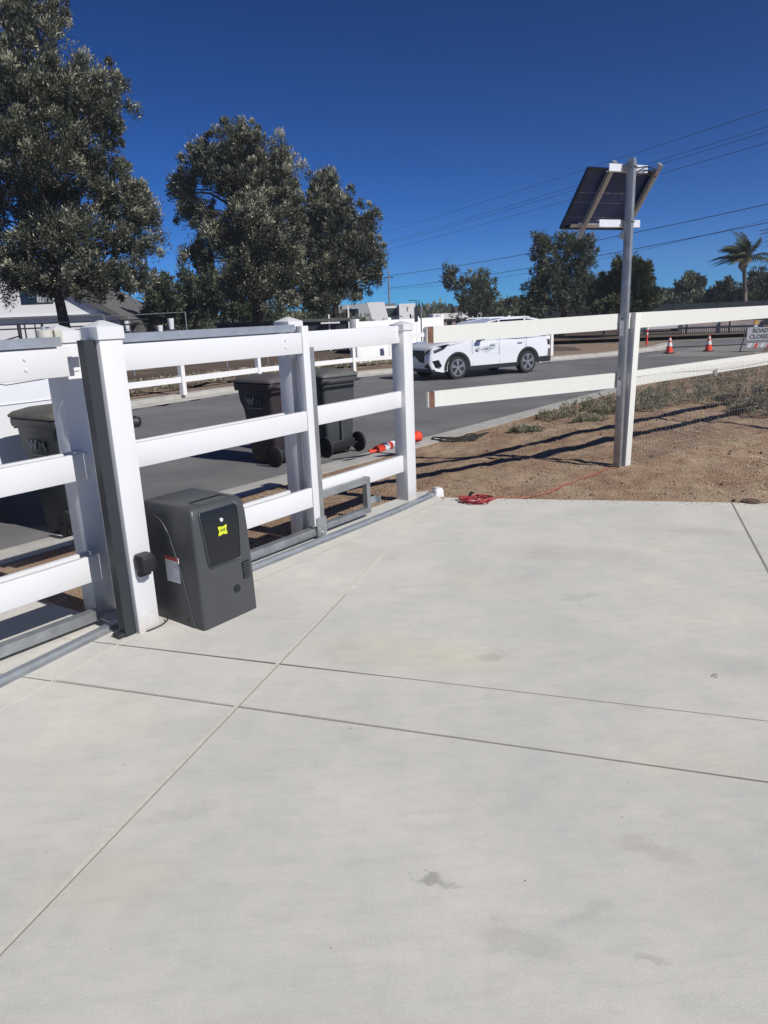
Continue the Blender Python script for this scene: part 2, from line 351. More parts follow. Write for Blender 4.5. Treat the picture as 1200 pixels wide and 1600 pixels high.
# near kerb: gutter pan and rolled top along the gate's direction
def zr(y): return float(rz(y))
def kerb_piece(s0, s1):
    mb = MB(); prof = [(KD,0.008),(KD+.42,0.03),(KD+.52,0.115),(KD+.56,0.13),(KD+.80,0.135),(KD+.80,-0.25),(KD,-0.25)]
    loops = []
    for s in (s0, s1):
        loops.append([tuple(G(s, d, zr(G(s, d).y)+z)) for d, z in prof])
    mb.loft(loops); return mb
kt = tag(bpy.data.objects.new("near_kerb", None), kind='structure'); C.objects.link(kt)
s = -9.0
while s < 24:
    kerb_piece(s+0.006, s+2.994).build("kerb_section", m_kerb, kt); s += 3.0

# ---------------------------------------------------------------- driveway slabs
O_ = Vector((-0.53, 3.09)); E1 = Vector((0.3157, 0.9489)); E2 = Vector((0.9489, -0.3157))
def AB(a, b): p = O_ + E2*a + E1*b; return (p.x, p.y)
track_line = [(-2.62,1.50),(-1.77,2.96),(-1.46,3.54),(-0.85,4.39),(-0.46,4.90),(0.10,5.63),(0.45,6.14)]
outer_line = [(-2.95,1.72),(-2.05,3.22),(-1.70,3.78),(-1.06,4.60),(-0.66,5.10),(-0.12,5.83),(0.28,6.32)]
def clip(poly, p, nrm, c):
    out = []
    for i in range(len(poly)):
        a = poly[i]; b = poly[(i+1) % len(poly)]
        da = (a[0]-p[0])*nrm[0]+(a[1]-p[1])*nrm[1]-c; db = (b[0]-p[0])*nrm[0]+(b[1]-p[1])*nrm[1]-c
        if da >= 0: out.append(a)
        if (da >= 0) != (db >= 0):
            t = da/(da-db); out.append((a[0]+(b[0]-a[0])*t, a[1]+(b[1]-a[1])*t))
    return out
dw = tag(bpy.data.objects.new("driveway", None), kind='structure'); C.objects.link(dw)
def edge_x(line, y): return float(np.interp(y, [p[1] for p in line], [p[0] for p in line]))
left_joint = [(-2.75,0.55),(-1.67,2.77),(-1.32,3.48),(-0.80,4.22),(-0.40,4.76),(0.13,5.46),(0.52,6.02)]
FE0 = (0.28, 6.34); FE1 = (0.49, 6.11); FE2 = (3.04, 5.51)
fdir = Vector((FE2[0]-FE1[0], FE2[1]-FE1[1])).normalized(); fn = (fdir.y, -fdir.x)     # towards the camera
def slab(poly, name="concrete_slab"):
    if len(poly) < 3: return
    c = Vector((sum(p[0] for p in poly)/len(poly), sum(p[1] for p in poly)/len(poly)))
    mb = MB(); k = len(poly)
    def ring(ins, z):
        out = []
        for x, y in poly:
            v = Vector((x, y))-c; v = v*(1-ins/max(v.length, .05)); out.append((c.x+v.x, c.y+v.y, z))
        return out
    mb.loft([ring(0.002, -0.12), ring(0.002, -0.004), ring(0.006, 0.0)]); mb.build(name, m_conc, dw)
yard = [(-12,-8),(12,-8),(12,12)] + [(-12,12)]
main = [(p[0], p[1]) for p in left_joint] 
yard = main[::-1] + [(-4.5,-3.0),(-6.0,-8.0),(11,-8.0),(11, 5.51+(11-3.04)*fdir.y/fdir.x)] + [(0.52,6.10)]
yard = clip(yard, FE1, fn, 0)
for a0, a1 in ((-9, -1.6), (-1.6, 0), (0, 2.36), (2.36, 5.2), (5.2, 12)):
    for b0, b1 in ((-14, -4.2), (-4.2, -0.385), (-0.385, 0), (0, 9)):
        if a0 < -1.7 and b0 >= -0.4: pass
        q = clip(yard, AB(a0, 0), E2, 0.002); q = clip(q, AB(a1, 0), -E2, 0.002)
        q = clip(q, AB(0, b0), E1, 0.002); q = clip(q, AB(0, b1), -E1, 0.002)
        if a0 >= -0.1 and a0 < 2: pass
        slab(q)
# strip the gate track is bolted to, poured apart from the yard
ts = [(p[0], p[1]) for p in left_joint] + [(0.40,6.36)] + outer_line[::-1]
tq = [p for p in ts]
for b0, b1 in ((-9, -0.40), (-0.40, 0), (0, 9)):
    lo = []
    q = clip(tq, AB(0, b0), E1, 0.002); q = clip(q, AB(0, b1), -E1, 0.002)
    slab_poly = q
    mb = MB(); mb.loft([[(x, y, -0.12) for x, y in q], [(x, y, -0.001) for x, y in q]]); mb.build("concrete_slab", m_conc, dw)
# pale sealed joint and the thin left joint, dark tooled joints
def ribbon(line, w, z0, z1, mat, name, parent=dw):
    mb = MB()
    for (x0, y0), (x1, y1) in zip(line[:-1], line[1:]):
        a = Vector((x0, y0, 0)); b = Vector((x1, y1, 0)); t = (b-a).normalized(); l_ = Vector((-t.y, t.x, 0))*w/2
        vs = [a-l_, b-l_, b+l_, a+l_]
        mb.add([(v.x, v.y, z0) for v in vs]+[(v.x, v.y, z1) for v in vs], [(4,5,6,7),(0,1,5,4),(1,2,6,5),(2,3,7,6),(3,0,4,7)])
    return mb.build(name, mat, parent)
ribbon([AB(0,-9), AB(0,1.6)], 0.017, -0.02, 0.0022, m_joint, "joint_filler")
ribbon([AB(0,1.6), AB(0,3.02)], 0.008, -0.02, 0.0018, m_joint, "joint_filler")
ribbon([AB(0.0115,-9), AB(0.0115,0.9)], 0.004, -0.02, 0.0016, m_crack, "joint_gap")
ribbon(left_joint[:3], 0.009, -0.02, 0.0016, m_joint, "joint_filler")
ribbon(left_joint[2:], 0.006, -0.02, 0.0012, m_kerb, "joint_filler")
ribbon([AB(-1.16,0.0), AB(9,0.05)], 0.004, -0.02, 0.0012, m_crack, "joint_gap")
ribbon([AB(-1.3,-0.40), AB(9,-0.36)], 0.005, -0.02, 0.0012, m_crack, "joint_gap")
ribbon([AB(2.36,-9), AB(2.36,3.4)], 0.013, -0.02, 0.0014, m_crack, "joint_gap")
# driveway apron outside the gate, down to the street
ap = MB()
def zap(x, y):
    s_, d_ = sd_of(x, y); t = min(1, max(0, (-d_-0.1)/(-KD-0.9))); return (1-t)*-0.008 + t*(zr(y)+0.142)
aps = [(0.52,-0.04),(0.52,-0.35),(0.48,-0.9),(0.46,-1.75)]
pl = [G(s_, d_) for s_, d_ in aps] + [G(-7,-1.75), G(-7,-0.9), G(-7,-0.30), G(-7,-0.02)]
idx = [(0,1,6,7),(1,2,5,6),(2,3,4,5)]
ap.add([(p.x, p.y, zap(p.x, p.y)+0.012) for p in pl], idx); tag(ap.build("driveway_apron", m_conc), kind='structure')

# ---------------------------------------------------------------- bare dirt between slab and kerb
def zdirt(x, y, bumps=True):
    s_, d_ = sd_of(x, y); t = np.clip((-d_-0.1)/(-KD-0.9), 0, 1)
    dd = (x-FE1[0])*fn[0]+(y-FE1[1])*fn[1]                # >0 on the slab side
    zy = -0.018 - 0.008*np.clip(y-6, 0, 40) + 0.06*np.clip(1-np.abs(d_-0.5)/1.6, 0, 1)*np.clip((y-6.4)/1.0, 0, 1)
    z = (1-t)*zy + t*(rz(y)+0.125)
    if bumps:
        am = np.clip(-dd/0.5, 0, 1)*np.clip((d_+1.78)/0.35, 0, 1)
        z = z + am*(0.022*fbm(x, y, 1.6, 4, 3) + 0.013*fbm(x, y, 8, 3, 9))
    return z
def dirt_keep(x, y):
    s_, d_ = sd_of(x, y); dd = (x-FE1[0])*fn[0]+(y-FE1[1])*fn[1]
    xo = np.interp(y, [p[1] for p in outer_line], [p[0] for p in outer_line])
    return (d_ > -1.76) & (((dd < 0.03) & (y > 6.2)) | ((y <= 6.33) & (x < xo+0.05)) | ((dd < .03) & (x > 0.45))) & ~((s_ < 0.46) & (d_ < 0.0))
grid_mesh("dirt_yard", np.arange(-4.5, 9, 0.045), np.arange(3.2, 17.5, 0.045), zdirt, m_dirt, dirt_keep)
grid_mesh("dirt_yard_beyond", np.concatenate([np.arange(8.9, 40, 0.4)]), np.arange(2.5, 30, 0.4), lambda x, y: zdirt(x, y)-0.0, m_dirt,
          lambda x, y: (sd_of(x, y)[1] > -1.76))
grid_mesh("dirt_bank", np.arange(2, 9.2, 0.3), np.arange(17.2, 27, 0.3), lambda x, y: zdirt(x, y), m_dirt, lambda x, y: (sd_of(x, y)[1] > -1.76))
# hills on the skyline
mb = MB(); xs_ = np.linspace(-900, 1500, 90)
hz = 6 + 5*np.abs(fbm(xs_, xs_*0, 0.006, 4, 2)) 
for i, x in enumerate(xs_): mb.v += [(x, 1500, -20), (x, 1500+60, max(2, hz[i])), (x, 1800, -20)]
for i in range(len(xs_)-1):
    for k in (0, 1): mb.f.append((3*i+k, 3*i+k+3, 3*i+k+4, 3*i+k+1))
m_hill = material("distant_hill", (0.16,0.17,0.18), 1.0, 0, 0.1, 0.01)
tag(mb.build("hills", m_hill), kind='structure')
# ================================================================ sliding gate and its posts
def gthing(name, label, cat, s, d, group=None, z=0):
    p = G(s, d, z); return thing(name, label, cat, p, GROT, group)
# local boxes: x from s, y = -d
def gbox(mb, s0, s1, d0, d1, z0, z1, bev=0.0): return mb.box(s0, s1, -d1, -d0, z0, z1, bev)

def vinyl_post(label, s, d, h=1.50, w=0.127, cat="fence post", extra=None):
    t = gthing("vinyl_post", label, cat, s+w/2, d-w/2)
    MB().box(-w/2, w/2, -w/2, w/2, -0.05, h-0.055, 0.006).build("post_shaft", m_vinyl, t, 40)
    mb = MB(); c = w/2+0.009
    mb.loft([rrect(-c, c, -c, c, 0.006, h-0.075, 2), rrect(-c, c, -c, c, 0.006, h-0.018, 2), rrect(-.01,.01,-.01,.01,0.003, h+0.012, 2)])
    mb.build("post_cap", m_vinyl, t, 35)
    return t
front_post = vinyl_post("white vinyl gate post beside the charcoal gate opener, nearest tall post", 0.525, 0.29, 1.575)
# steel upright and foot on its left face, their shade put into the dark colour
ub = MB(); ub.box(-0.127, -0.0675, -0.035, 0.02, 0.0, 1.50); ub.box(-0.165, -0.068, -0.03, 0.03, 0.0, 0.022, 0.004); ub.build("shaded_upright", m_dark, front_post)
vinyl_post("white vinyl post behind the gate rails, left of the nearest gate post", 0.544, -0.135, 1.56)
vinyl_post("white vinyl post behind the gate where the opener's low rail ends", 2.23, -0.135, 1.555)

# guide roller on the rear post
t = gthing("guide_roller", "tan guide roller on top of the gate's steel rail beside the near post", "gate roller", 0.49, -0.125)
MB().cyl((0, 0, 1.48), (0, 0, 1.552), 0.040, n=28).build("roller", m_tan, t, 40)
MB().cyl((0, 0, 1.552), (0, 0, 1.57), 0.012, n=6).build("bolt", m_galv, t)
MB().box(0.045, 0.085, -0.02, 0.02, 1.485, 1.55, 0.004).build("bracket", m_tan, t)

gate = gthing("sliding_gate", "white three-rail sliding gate with galvanised steel frame on a ground track", "gate", -0.2, 0)
def grail(s0, s1, z0, z1, d0=-0.03, d1=0.0, par=gate):
    mb = MB(); mb.box(s0+0.2, s1+0.2, -d1, -d0, z0, z1, 0.003); return mb.build("rail", m_vinyl, par, 40)
L = -4.2
for z0, z1, e0, e1 in ((1.325, 1.462, 0.548, 0.0), (0.80, 0.935, 0.562, 0.0), (0.25, 0.39, 0.545, 0.0)):
    grail(L, e0, z0, z1); grail(0.76, 2.21, z0, z1)
for z0, z1 in ((1.335, 1.475), (0.80, 0.935), (0.25, 0.39)):
    grail(L, 0.585, z0, z1, -0.115, -0.085); grail(0.72, 2.08, z0, z1, -0.115, -0.085)
for s0, z0 in ((0.585, 1.36),): grail(0.548, 0.585, 1.365, 1.462, -0.028, -0.004)
# steel frame: top tube, bottom tube, uprights
def gtube(a, b, w, h, name="steel_tube", mat=m_galv, up=(0,0,1)):
    pa = (a[0]+0.2, -a[1], a[2]); pb = (b[0]+0.2, -b[1], b[2])
    return MB().beam(pa, pb, w, h, up).build(name, mat, gate)
gtube((L, -0.055, 1.494), (0.52, -0.055, 1.494), 0.05, 0.046); gtube((0.76, -0.055, 1.494), (2.18, -0.055, 1.494), 0.05, 0.046)
gtube((L, -0.035, 0.055), (0.49, -0.035, 0.055), 0.055, 0.055, mat=m_galvd); gtube((0.76, -0.035, 0.055), (2.24, -0.035, 0.055), 0.055, 0.055, mat=m_galvd)
for sx in (-2.0, -0.6): MB().beam((sx+0.2, 0.058, 0.08), (sx+0.2, 0.058, 1.47), 0.05, 0.05, (1,0,0)).build("steel_upright", m_galv, gate)
MB().box(2.415, 2.48, 0.0, 0.06, 0.10, 1.505, 0.003).build("end_stile", m_vinyl, gate, 40)
MB().box(2.483, 2.535, 0.012, 0.075, 0.02, 1.36).build("steel_upright", m_galvd, gate)
wh = MB(); wh.cyl((2.47, -0.018, 0.045), (2.47, 0.005, 0.045), 0.042, n=24); whl = wh.build("wheel", m_galvd, gate, 40)
MB().cyl((2.47, -0.028, 0.05), (2.47, -0.018, 0.05), 0.011, n=6).build("axle_bolt", m_galv, gate)
MB().box(2.43, 2.53, -0.012, 0.0, 0.03, 0.16, 0.004).build("wheel_plate", m_galvd, gate)
# tail frame past the end stile
tf = MB(); 
tf.beam((2.50, 0.06, 0.30), (3.08, 0.06, 0.30), 0.045, 0.045); tf.beam((2.50, 0.06, 0.055), (3.08, 0.06, 0.055), 0.045, 0.045); tf.beam((3.10, 0.06, 0.035), (3.10, 0.06, 0.325), 0.045, 0.045, (1,0,0))
tf.build("tail_frame", m_galvd, gate)
cb = MB(); cb.box(3.125, 3.20, 0.045, 0.05, 0.10, 0.155); cb.box(3.20, 3.205, 0.0, 0.05, 0.10, 0.155); cb.build("catch_plate", m_galv, gate)
# screw heads on the top rails
for sx in (-2.4, -0.9, -0.35, 0.0, 0.305, 0.80, 2.05):
    for z in (1.375, 1.425):
        MB().cyl((sx+0.2, -0.006, z), (sx+0.2, 0.002, z), 0.008, 0.010, 10).build("screw_head", m_vinyl, gate)
# hanging sensor lead
t = gthing("hanging_sensor", "small black sensor hanging by its wires below the gate's top rail", "sensor", 0.10, -0.045, z=0.045)
mb = MB(); mb.tube([(0,0,1.34),(0.006,0,1.28),(0.012,0,1.235)], 0.0018, 5); mb.tube([(-0.03,0,1.34),(-0.004,0,1.27),(0.012,0,1.235)], 0.0018, 5)
mb.tube([(0.0,0,1.335),(0.05,0,1.285),(0.12,0,1.265),(0.3,0,1.275),(0.5,0,1.30)], 0.0022, 5); mb.build("wire", m_dark, t)
MB().loft([rrect(-.004,.006,-.006,.006,.003,1.245,2), rrect(-.004,.022,-.012,.012,.005,1.225,2), rrect(0.002,.028,-.012,.012,.005,1.19,2), rrect(0.012,.024,-.005,.005,.003,1.172,2)]).build("sensor_body", m_black, t, 40)

# track
tr = thing("gate_track", "galvanised V-groove gate track bolted to the slab under the sliding gate", "gate track")
def trk(o0, o1, z0, z1, name, mat):
    mb = MB(); loops = []
    pts = [Vector((x, y, 0)) for x, y in track_line]
    for i, p in enumerate(pts):
        tt = (pts[min(i+1, len(pts)-1)]-pts[max(i-1, 0)]).normalized(); l_ = Vector((-tt.y, tt.x, 0))
        a = p+l_*o0; b = p+l_*o1
        loops.append([(a.x,a.y,z0),(b.x,b.y,z0),(b.x,b.y,z1),(a.x,a.y,z1)])
    mb.loft(loops); return mb.build(name, mat, tr)
trk(0.0, 0.085, 0.0, 0.006, "track_base", m_galvd)
trk(0.024, 0.064, 0.006, 0.026, "track_ridge", m_galv)
def on_line(line, q):
    L_ = [Vector((x, y, 0)) for x, y in line]
    for a, b in zip(L_[:-1], L_[1:]):
        dl = (b-a).length
        if q <= dl: tt = (b-a).normalized(); return a+tt*q, Vector((-tt.y, tt.x, 0))
        q -= dl
    return L_[-1], Vector((0,1,0))
bm0 = None
for i in range(13):
    p, l_ = on_line(track_line, 0.3+0.42*i)
    a = p+l_*(0.012 if i % 2 else 0.074)
    mb = MB(); mb.cyl((0,0,0.006), (0,0,0.013), 0.008, n=6)
    o = mb.build("track_bolt", m_galv, tr) if bm0 is None else bm0.copy()
    if bm0 is None: bm0 = o
    else: C.objects.link(o)
    o.location = a
t = thing("track_end_stop", "rough white stump at the far end of the gate track", "end stop", (0.485, 6.21, 0), R(20)); t.scale = (.78,.78,.8)
MB().loft([rrect(-.055,.055,-.05,.05,.015,-.03,3), rrect(-.05,.052,-.048,.05,.02,.05,3), rrect(-.03,.04,-.035,.04,.02,.075,3)]).build("stop_block", m_labelw, t, 30)
MB().box(-.13, -0.05, -.03, .03, 0.0, .035).build("stop_plate", m_galv, t)

# fixed fence panel beyond the gate
fp = gthing("fence_panel", "short fixed white vinyl fence panel between gate end and its post", "fence", 3.53, -0.12)
for z0, z1 in ((1.325, 1.465), (0.80, 0.935), (0.25, 0.39)):
    MB().box(2.30-3.53, 3.475-3.53, -0.02, 0.02, z0, z1, 0.004).build("rail", m_vinyl, fp, 40)
w = .0635; MB().box(-w, w, -w, w, -0.1, 1.44, 0.006).build("post", m_vinyl, fp, 40)
c = w+0.009; MB().loft([rrect(-c, c, -c, c, 0.006, 1.425, 2), rrect(-c, c, -c, c, 0.006, 1.472, 2), rrect(-.01,.01,-.01,.01,0.003, 1.498, 2)]).build("post_cap", m_vinyl, fp, 35)
MB().box(2.22-3.53, 2.30-3.53, -0.035, 0.03, 1.30, 1.50, 0.004).build("upper_post_stub", m_vinyl, fp, 40)

# ---------------------------------------------------------------- gate opener
op = gthing("gate_opener", "charcoal plastic slide gate opener cabinet standing on the slab", "gate opener", 0.92, 0.33)
hs_, hd = 0.19, 0.23                    # half width along s, half depth along d
mb = MB(); loops = []
for z, ins, fr in ((0,0,0),(0.02,0,0),(0.3,0.004,0.004),(0.50,0.008,0.010),(0.575,0.010,0.015),(0.62,0.014,0.024),(0.64,0.021,0.034),(0.651,0.032,0.047),(0.656,0.048,0.066)):
    x0, x1, y0, y1 = -hs_+ins*0.8, hs_-ins, -hd+fr, hd-ins
    lp = rrect(x0, x1, y0, y1, 0.020, z, 5)
    loops.append([(x, y, zz + (0.0 if zz < 0.6 else 0.0)) for x, y, zz in lp])
mb.loft(loops); mb.build("cabinet", m_box, op, 50)
# front face is local y = -hd ; its recessed dark panel and frame
def fy(z): return -hd + float(np.interp(z, [0,0.3,0.5,0.575,0.62,0.64], [0,0.004,0.010,0.015,0.024,0.034]))
mb = MB(); pz = [(0.325,0.10),(0.34,0.108),(0.45,0.118),(0.55,0.126),(0.60,0.128),(0.622,0.120)]
loop_o = []; vs = []
for z, wd in pz: vs += [(-0.018-wd+0.012, fy(z)-0.003, z), (-0.018+wd+0.012, fy(z)-0.003, z)]
mb.add(vs, [(2*i, 2*i+1, 2*i+3, 2*i+2) for i in range(len(pz)-1)]); mb.build("access_panel", m_boxd, op)
rim = MB(); left = [(-0.006-wd, fy(z)-0.004, z) for z, wd in pz]; right = [(-0.006+wd, fy(z)-0.004, z) for z, wd in pz]
topl = [(-0.10,-hd+0.060,0.6545),(-0.098,-hd+0.125,0.6575)]; topr = [(0.108,-hd+0.060,0.6545),(0.106,-hd+0.125,0.6575)]
rim.tube([topl[1],topl[0]]+left[::-1]+right+[topr[0],topr[1]], 0.004, 6); rim.build("panel_bead", m_box, op, 60)
tp = MB(); tp.tube([(-0.098,-hd+0.128,0.6575),(0.106,-hd+0.128,0.6575)], 0.0045, 6); tp.build("lid_groove", m_boxd, op, 60)
# keyhole, yellow emblem
MB().cyl((0.0, fy(.56)-0.002, 0.56), (0.0, fy(.56)-0.009, 0.56), 0.010, n=16).build("key_lock", m_labelw, op, 40)
em = MB(); pts = []
for i in range(24):
    a = 2*math.pi*i/24; sq = 0.026/max(abs(math.cos(a)), abs(math.sin(a))*1.05); k = 0.80+0.24*abs(math.sin(2*a))**2
    pts.append((0.0+sq*k*1.15*math.cos(a), fy(.50)-0.005, 0.503+sq*k*math.sin(a)))
em.v = pts; em.f = [tuple(range(24))]; em.build("yellow_emblem", m_yel, op)
text("emblem_letters", "VTX", 0.018, m_ink, op, frame((0.0, fy(.5)-0.0055, 0.503), (1,0,0), (0,0,1)), 0.0006, 0.0006)
# round cover and vent grille low on the front
MB().cyl((0.055, fy(.16)+0.002, 0.16), (0.055, fy(.16)-0.006, 0.16), 0.021, n=24).build("round_plug", m_boxd, op, 40)
MB().box(0.105, 0.160, fy(.24)-0.003, fy(.24)+0.01, 0.195, 0.295, 0.004).build("vent_recess", m_boxd, op, 40)
vm = None
for i in range(6):
    z = 0.207+i*0.015
    o = MB().box(0.112, 0.153, fy(z)-0.0075, fy(z)-0.003, z, z+0.006).build("vent_slat", m_box, op)
# left side: curved moulding line, warning label, screw (local x = -hs_)
mb = MB(); crv = []
for i in range(15):
    q = i/14; crv.append((-hs_+0.002-0.001+0.008*(1-q)*0, hd-0.13 - (hd-0.13+0.155)*(q**0.75), 0.585*(1-q**1.7)+0.003))
crv = [(-hs_+0.0+ (0.006 if p[2] > 0.45 else 0.0015*p[2]/0.45) , p[1], p[2]) for p in crv]
mb.tube([(p[0]-0.001, p[1], p[2]) for p in crv], 0.0035, 6); mb.build("moulding_line", m_box, op, 60)
lb = thing_lab = MB().box(-hs_-0.0008, -hs_+0.004, -0.075, 0.035, 0.235, 0.375).build("warning_label", m_labelw, op)
MB().box(-hs_-0.0016, -hs_+0.001, -0.075, 0.035, 0.357, 0.3755).build("red_strip", m_labelr, lb)
for i in range(9):
    z = 0.342-i*0.0115; y1 = 0.028; y0 = -0.066 if i % 3 else -0.03
    if 3 <= i <= 5: y0 = -0.028
    MB().box(-hs_-0.0014, -hs_+0.001, y0, y1, z, z+0.0035).build("print_line", m_grey, lb)
MB().cyl((-hs_-0.003,-0.10,0.035), (-hs_+0.004,-0.10,0.035), 0.007, n=12).build("screw", m_ink, op)
# cord at its foot
tag(MB().tube([tuple(G(0.56,0.30,0.004)), tuple(G(0.62,0.305,0.006)), tuple(G(0.655,0.30,0.005)), tuple(G(0.70,0.29,0.012)), tuple(G(0.715,0.27,0.03))], 0.004, 6).build("thin_cable", m_rubber, None, 60),
    "thin black cable between the nearest gate post and the opener's foot", "cable")

# photocell on the near post
pc = gthing("photocell", "black hooded photocell screwed to the nearest white gate post", "photocell", 0.585, 0.29, z=0.34)
MB().loft([rrect(-.035,.035,-.075,-.001,.012,0.0,3), rrect(-.042,.042,-.085,-.001,.014,.03,3), rrect(-.042,.042,-.085,-.001,.014,.075,3), rrect(-.036,.036,-.07,-.001,.014,.09,3)]).build("hood", m_black, pc, 40)
MB().cyl((0,-0.045,-0.014), (0,-0.045,0.0), 0.022, n=16).build("lens", m_boxd, pc, 40)
MB().box(-.03,.03,-.03,-.001,-.03,0.002,.004).build("back_plate", m_black, pc, 40)

# ================================================================ wooden fence and solar stand
WA = Vector((0.405, 6.105, 0)); WB = Vector((2.40, 7.04, 0)); WC = Vector((5.02, 9.05, 0))
wf = thing("wooden_fence", "cream painted two-rail wooden fence with wire mesh on the dirt strip", "fence")
def board(a, b, z0a, z1a, z0b, z1b, th=0.038, name="rail", mat=m_wood, off=0.0, par=wf):
    a = Vector(a); b = Vector(b); t = (b-a).normalized(); l_ = Vector((t.y, -t.x, 0))   # towards camera
    mb = MB(); vs = []
    for p, z0, z1 in ((a, z0a, z1a), (b, z0b, z1b)):
        f0 = p+l_*off; f1 = p+l_*(off-th)
        vs += [(f0.x,f0.y,z0),(f1.x,f1.y,z0),(f1.x,f1.y,z1),(f0.x,f0.y,z1)]
    mb.loft([vs[:4], vs[4:]]); return mb.build(name, mat, par)
tdir = (WB-WA).normalized()
WA2 = WA + tdir*0.068
r1 = board(WA2, WB, 1.312, 1.445, 1.335, 1.478); r2 = board(WA2, WB, 0.785, 0.915, 0.79, 0.93)
for r, z0, z1 in ((r1, 1.311, 1.444), (r2, 0.784, 0.914)):
    e = board(WA+tdir*0.012, WA2, z0, z1, z0, z1, 0.037, "bare_end", m_bare, -0.001, r)
    board(WA+tdir*.006, WA+tdir*0.012, z0, z1, z0, z1, 0.037, "painted_end", m_wood, -0.0005, r)
tdir2 = (WC-WB).normalized(); WD = WC + tdir2*4.5
board(WB+tdir2*0.06, WC, 1.335, 1.478, 1.335, 1.478); board(WB+tdir2*0.06, WC, 0.79, 0.93, 0.79, 0.93)
board(WC+tdir2*0.004, WD, 1.335, 1.478, 1.30, 1.44); board(WC+tdir2*0.004, WD, 0.79, 0.93, 0.76, 0.90)
MB().box(-0.045,0.045,-0.045,0.045,-0.3,1.485,0.004)
def wpost(p, rzv, h, name="post", w=0.088):
    mb = MB(); mb.box(-w/2, w/2, -w/2, w/2, -0.3, h, 0.004); o = mb.build(name, m_wood, wf, 40); o.location = p; o.rotation_euler = (0,0,rzv); return o
ang2 = math.atan2(tdir2.y, tdir2.x)
lp_ = wpost(WB+tdir2*0.05+Vector((-0.035,-0.035,0)), ang2, 1.478)
for v in lp_.data.vertices: v.co.x += 0.05*v.co.z/1.478
wpost(WC+Vector((0.05,-0.05,0)), ang2, 1.47); wpost(WD, ang2, 1.45)
# wire mesh stapled to the right-hand bay
mw = MB(); ln = (WD-WB).length; perp = Vector((tdir2.y, -tdir2.x, 0))
k = 0.10
rr = random.Random(3)
while k < ln:
    p = WB+tdir2*k+perp*0.012; wob = rr.uniform(-.008,.008)
    zt = 0.86+0.03*math.sin(k*1.1)+rr.uniform(-.01,.02); z0 = float(zdirt(np.array(p.x), np.array(p.y)))-0.01
    mw.tube([p+Vector((0,0,z0)), p+tdir2*wob+perp*rr.uniform(0,.02)+Vector((0,0,0.45)), p+tdir2*wob*0.4+Vector((0,0,zt))], 0.0018, 3, False); k += 0.052
for z in np.arange(0.04, 0.90, 0.102):
    pts = []
    for i in range(40):
        q = ln*i/39; p = WB+tdir2*(q+0.0)+perp*(0.012+0.012*math.sin(q*2.3+z*4)); sag = 0.02*math.sin(q*1.3+z*2)
        pts.append(p+Vector((0,0,z+sag-0.02*q/ln)))
    mw.tube(pts, 0.0019 if z > .3 else 0.0016, 3, False)
tag(mw.build("wire_mesh", m_alu, wf), kind='stuff')
MB().box(-.02,.02,-.01,.01,-.03,.03,.003)
tg = MB().box(-.022,.022,-.004,.004,-.035,.035); tgo = tg.build("mesh_clip", m_alu, wf); tgo.location = WB+tdir2*1.62+perp*0.02+Vector((0,0,0.80)); tgo.rotation_euler = (0,0,ang2)

# solar stand
SP = Vector((2.315, 6.965, 0)); sp = thing("solar_panel_stand", "tall galvanised steel pole carrying a small tilted solar panel", "solar panel stand", SP, GROT)
MB().box(-0.033,0.033,-0.033,0.033,-0.2,2.775,0.004).build("pole", m_galvd, sp, 40)
MB().box(-0.029,0.029,-0.029,0.029,2.775,2.80).build("pole_top", m_galv, sp)
for z in (1.33+.10, 0.88):
    MB().cyl((-0.033,0.008,z), (-0.037,0.008,z), 0.009, n=14).build("bolt_hole", m_ink, sp)
    MB().box(-0.0345,-0.0325,-0.008,0.028,z-0.16,z-0.02).build("paint_smear", m_labelw, sp)
# panel frame, in world directions brought into local space
inv = Matrix.Rotation(-GROT, 4, 'Z')
PA = R(24); fdirp = Vector((-math.sin(PA), math.cos(PA), 0)); ed = Vector((math.cos(PA), math.sin(PA), 0))
TILT = R(51); dn = fdirp*math.cos(TILT) - Vector((0,0,math.sin(TILT)))      # down the panel
nb = ed.cross(dn)                                                             # panel normal
if nb.z < 0: nb = -nb
TL = Vector((-0.355, 0.13, 2.765))
def PW(e, dd_, n_): return inv @ (TL + ed*e + dn*dd_ + nb*n_)
def pbox(e0,e1,a0,a1,n0,n1,name,mat,par=sp):
    vs = [PW(e,a,n_) for n_ in (n0,n1) for e,a in ((e0,a0),(e1,a0),(e1,a1),(e0,a1))]
    return MB().add(vs, [(0,3,2,1),(4,5,6,7),(0,1,5,4),(1,2,6,5),(2,3,7,6),(3,0,4,7)]).build(name, mat, par)
PWD, PLN = 0.81, 0.61
m_pv = material("solar_backsheet", (0.018,0.035,0.10), 0.35, 0, 0.1, 10)
pan = pbox(0,PWD,0,PLN,0,0.006,"solar_panel",m_pv)
for a in ((0,PWD,0,0.02),(0,PWD,PLN-0.02,PLN),(0,0.02,0.02,PLN-0.02),(PWD-0.02,PWD,0.02,PLN-0.02)): pbox(*a,-0.022,0.008,"panel_frame",m_boxd,pan)
m_line = material("faint_busbar", (0.13,0.14,0.17), 0.5)
for e in (0.13,0.30,0.47,0.64): pbox(e,e+0.0025,0.02,PLN-0.02,-0.0012,-0.0004,"cell_line",m_line,pan)
for a in (0.24, 0.34, 0.49): pbox(0.03,PWD-0.03,a,a+0.004,-0.0015,-0.0005,"busbar",m_line,pan)
for e, a in ((0.36,0.24),(0.52,0.24),(0.22,0.49),(0.44,0.49),(0.62,0.49)): pbox(e,e+0.022,a-0.008,a+0.010,-0.004,-0.0016,"junction_tab",m_line,pan)
pbox(0.10,0.66,PLN-0.055,PLN-0.02,-0.02,-0.002,"frame_flange",m_alu,pan)
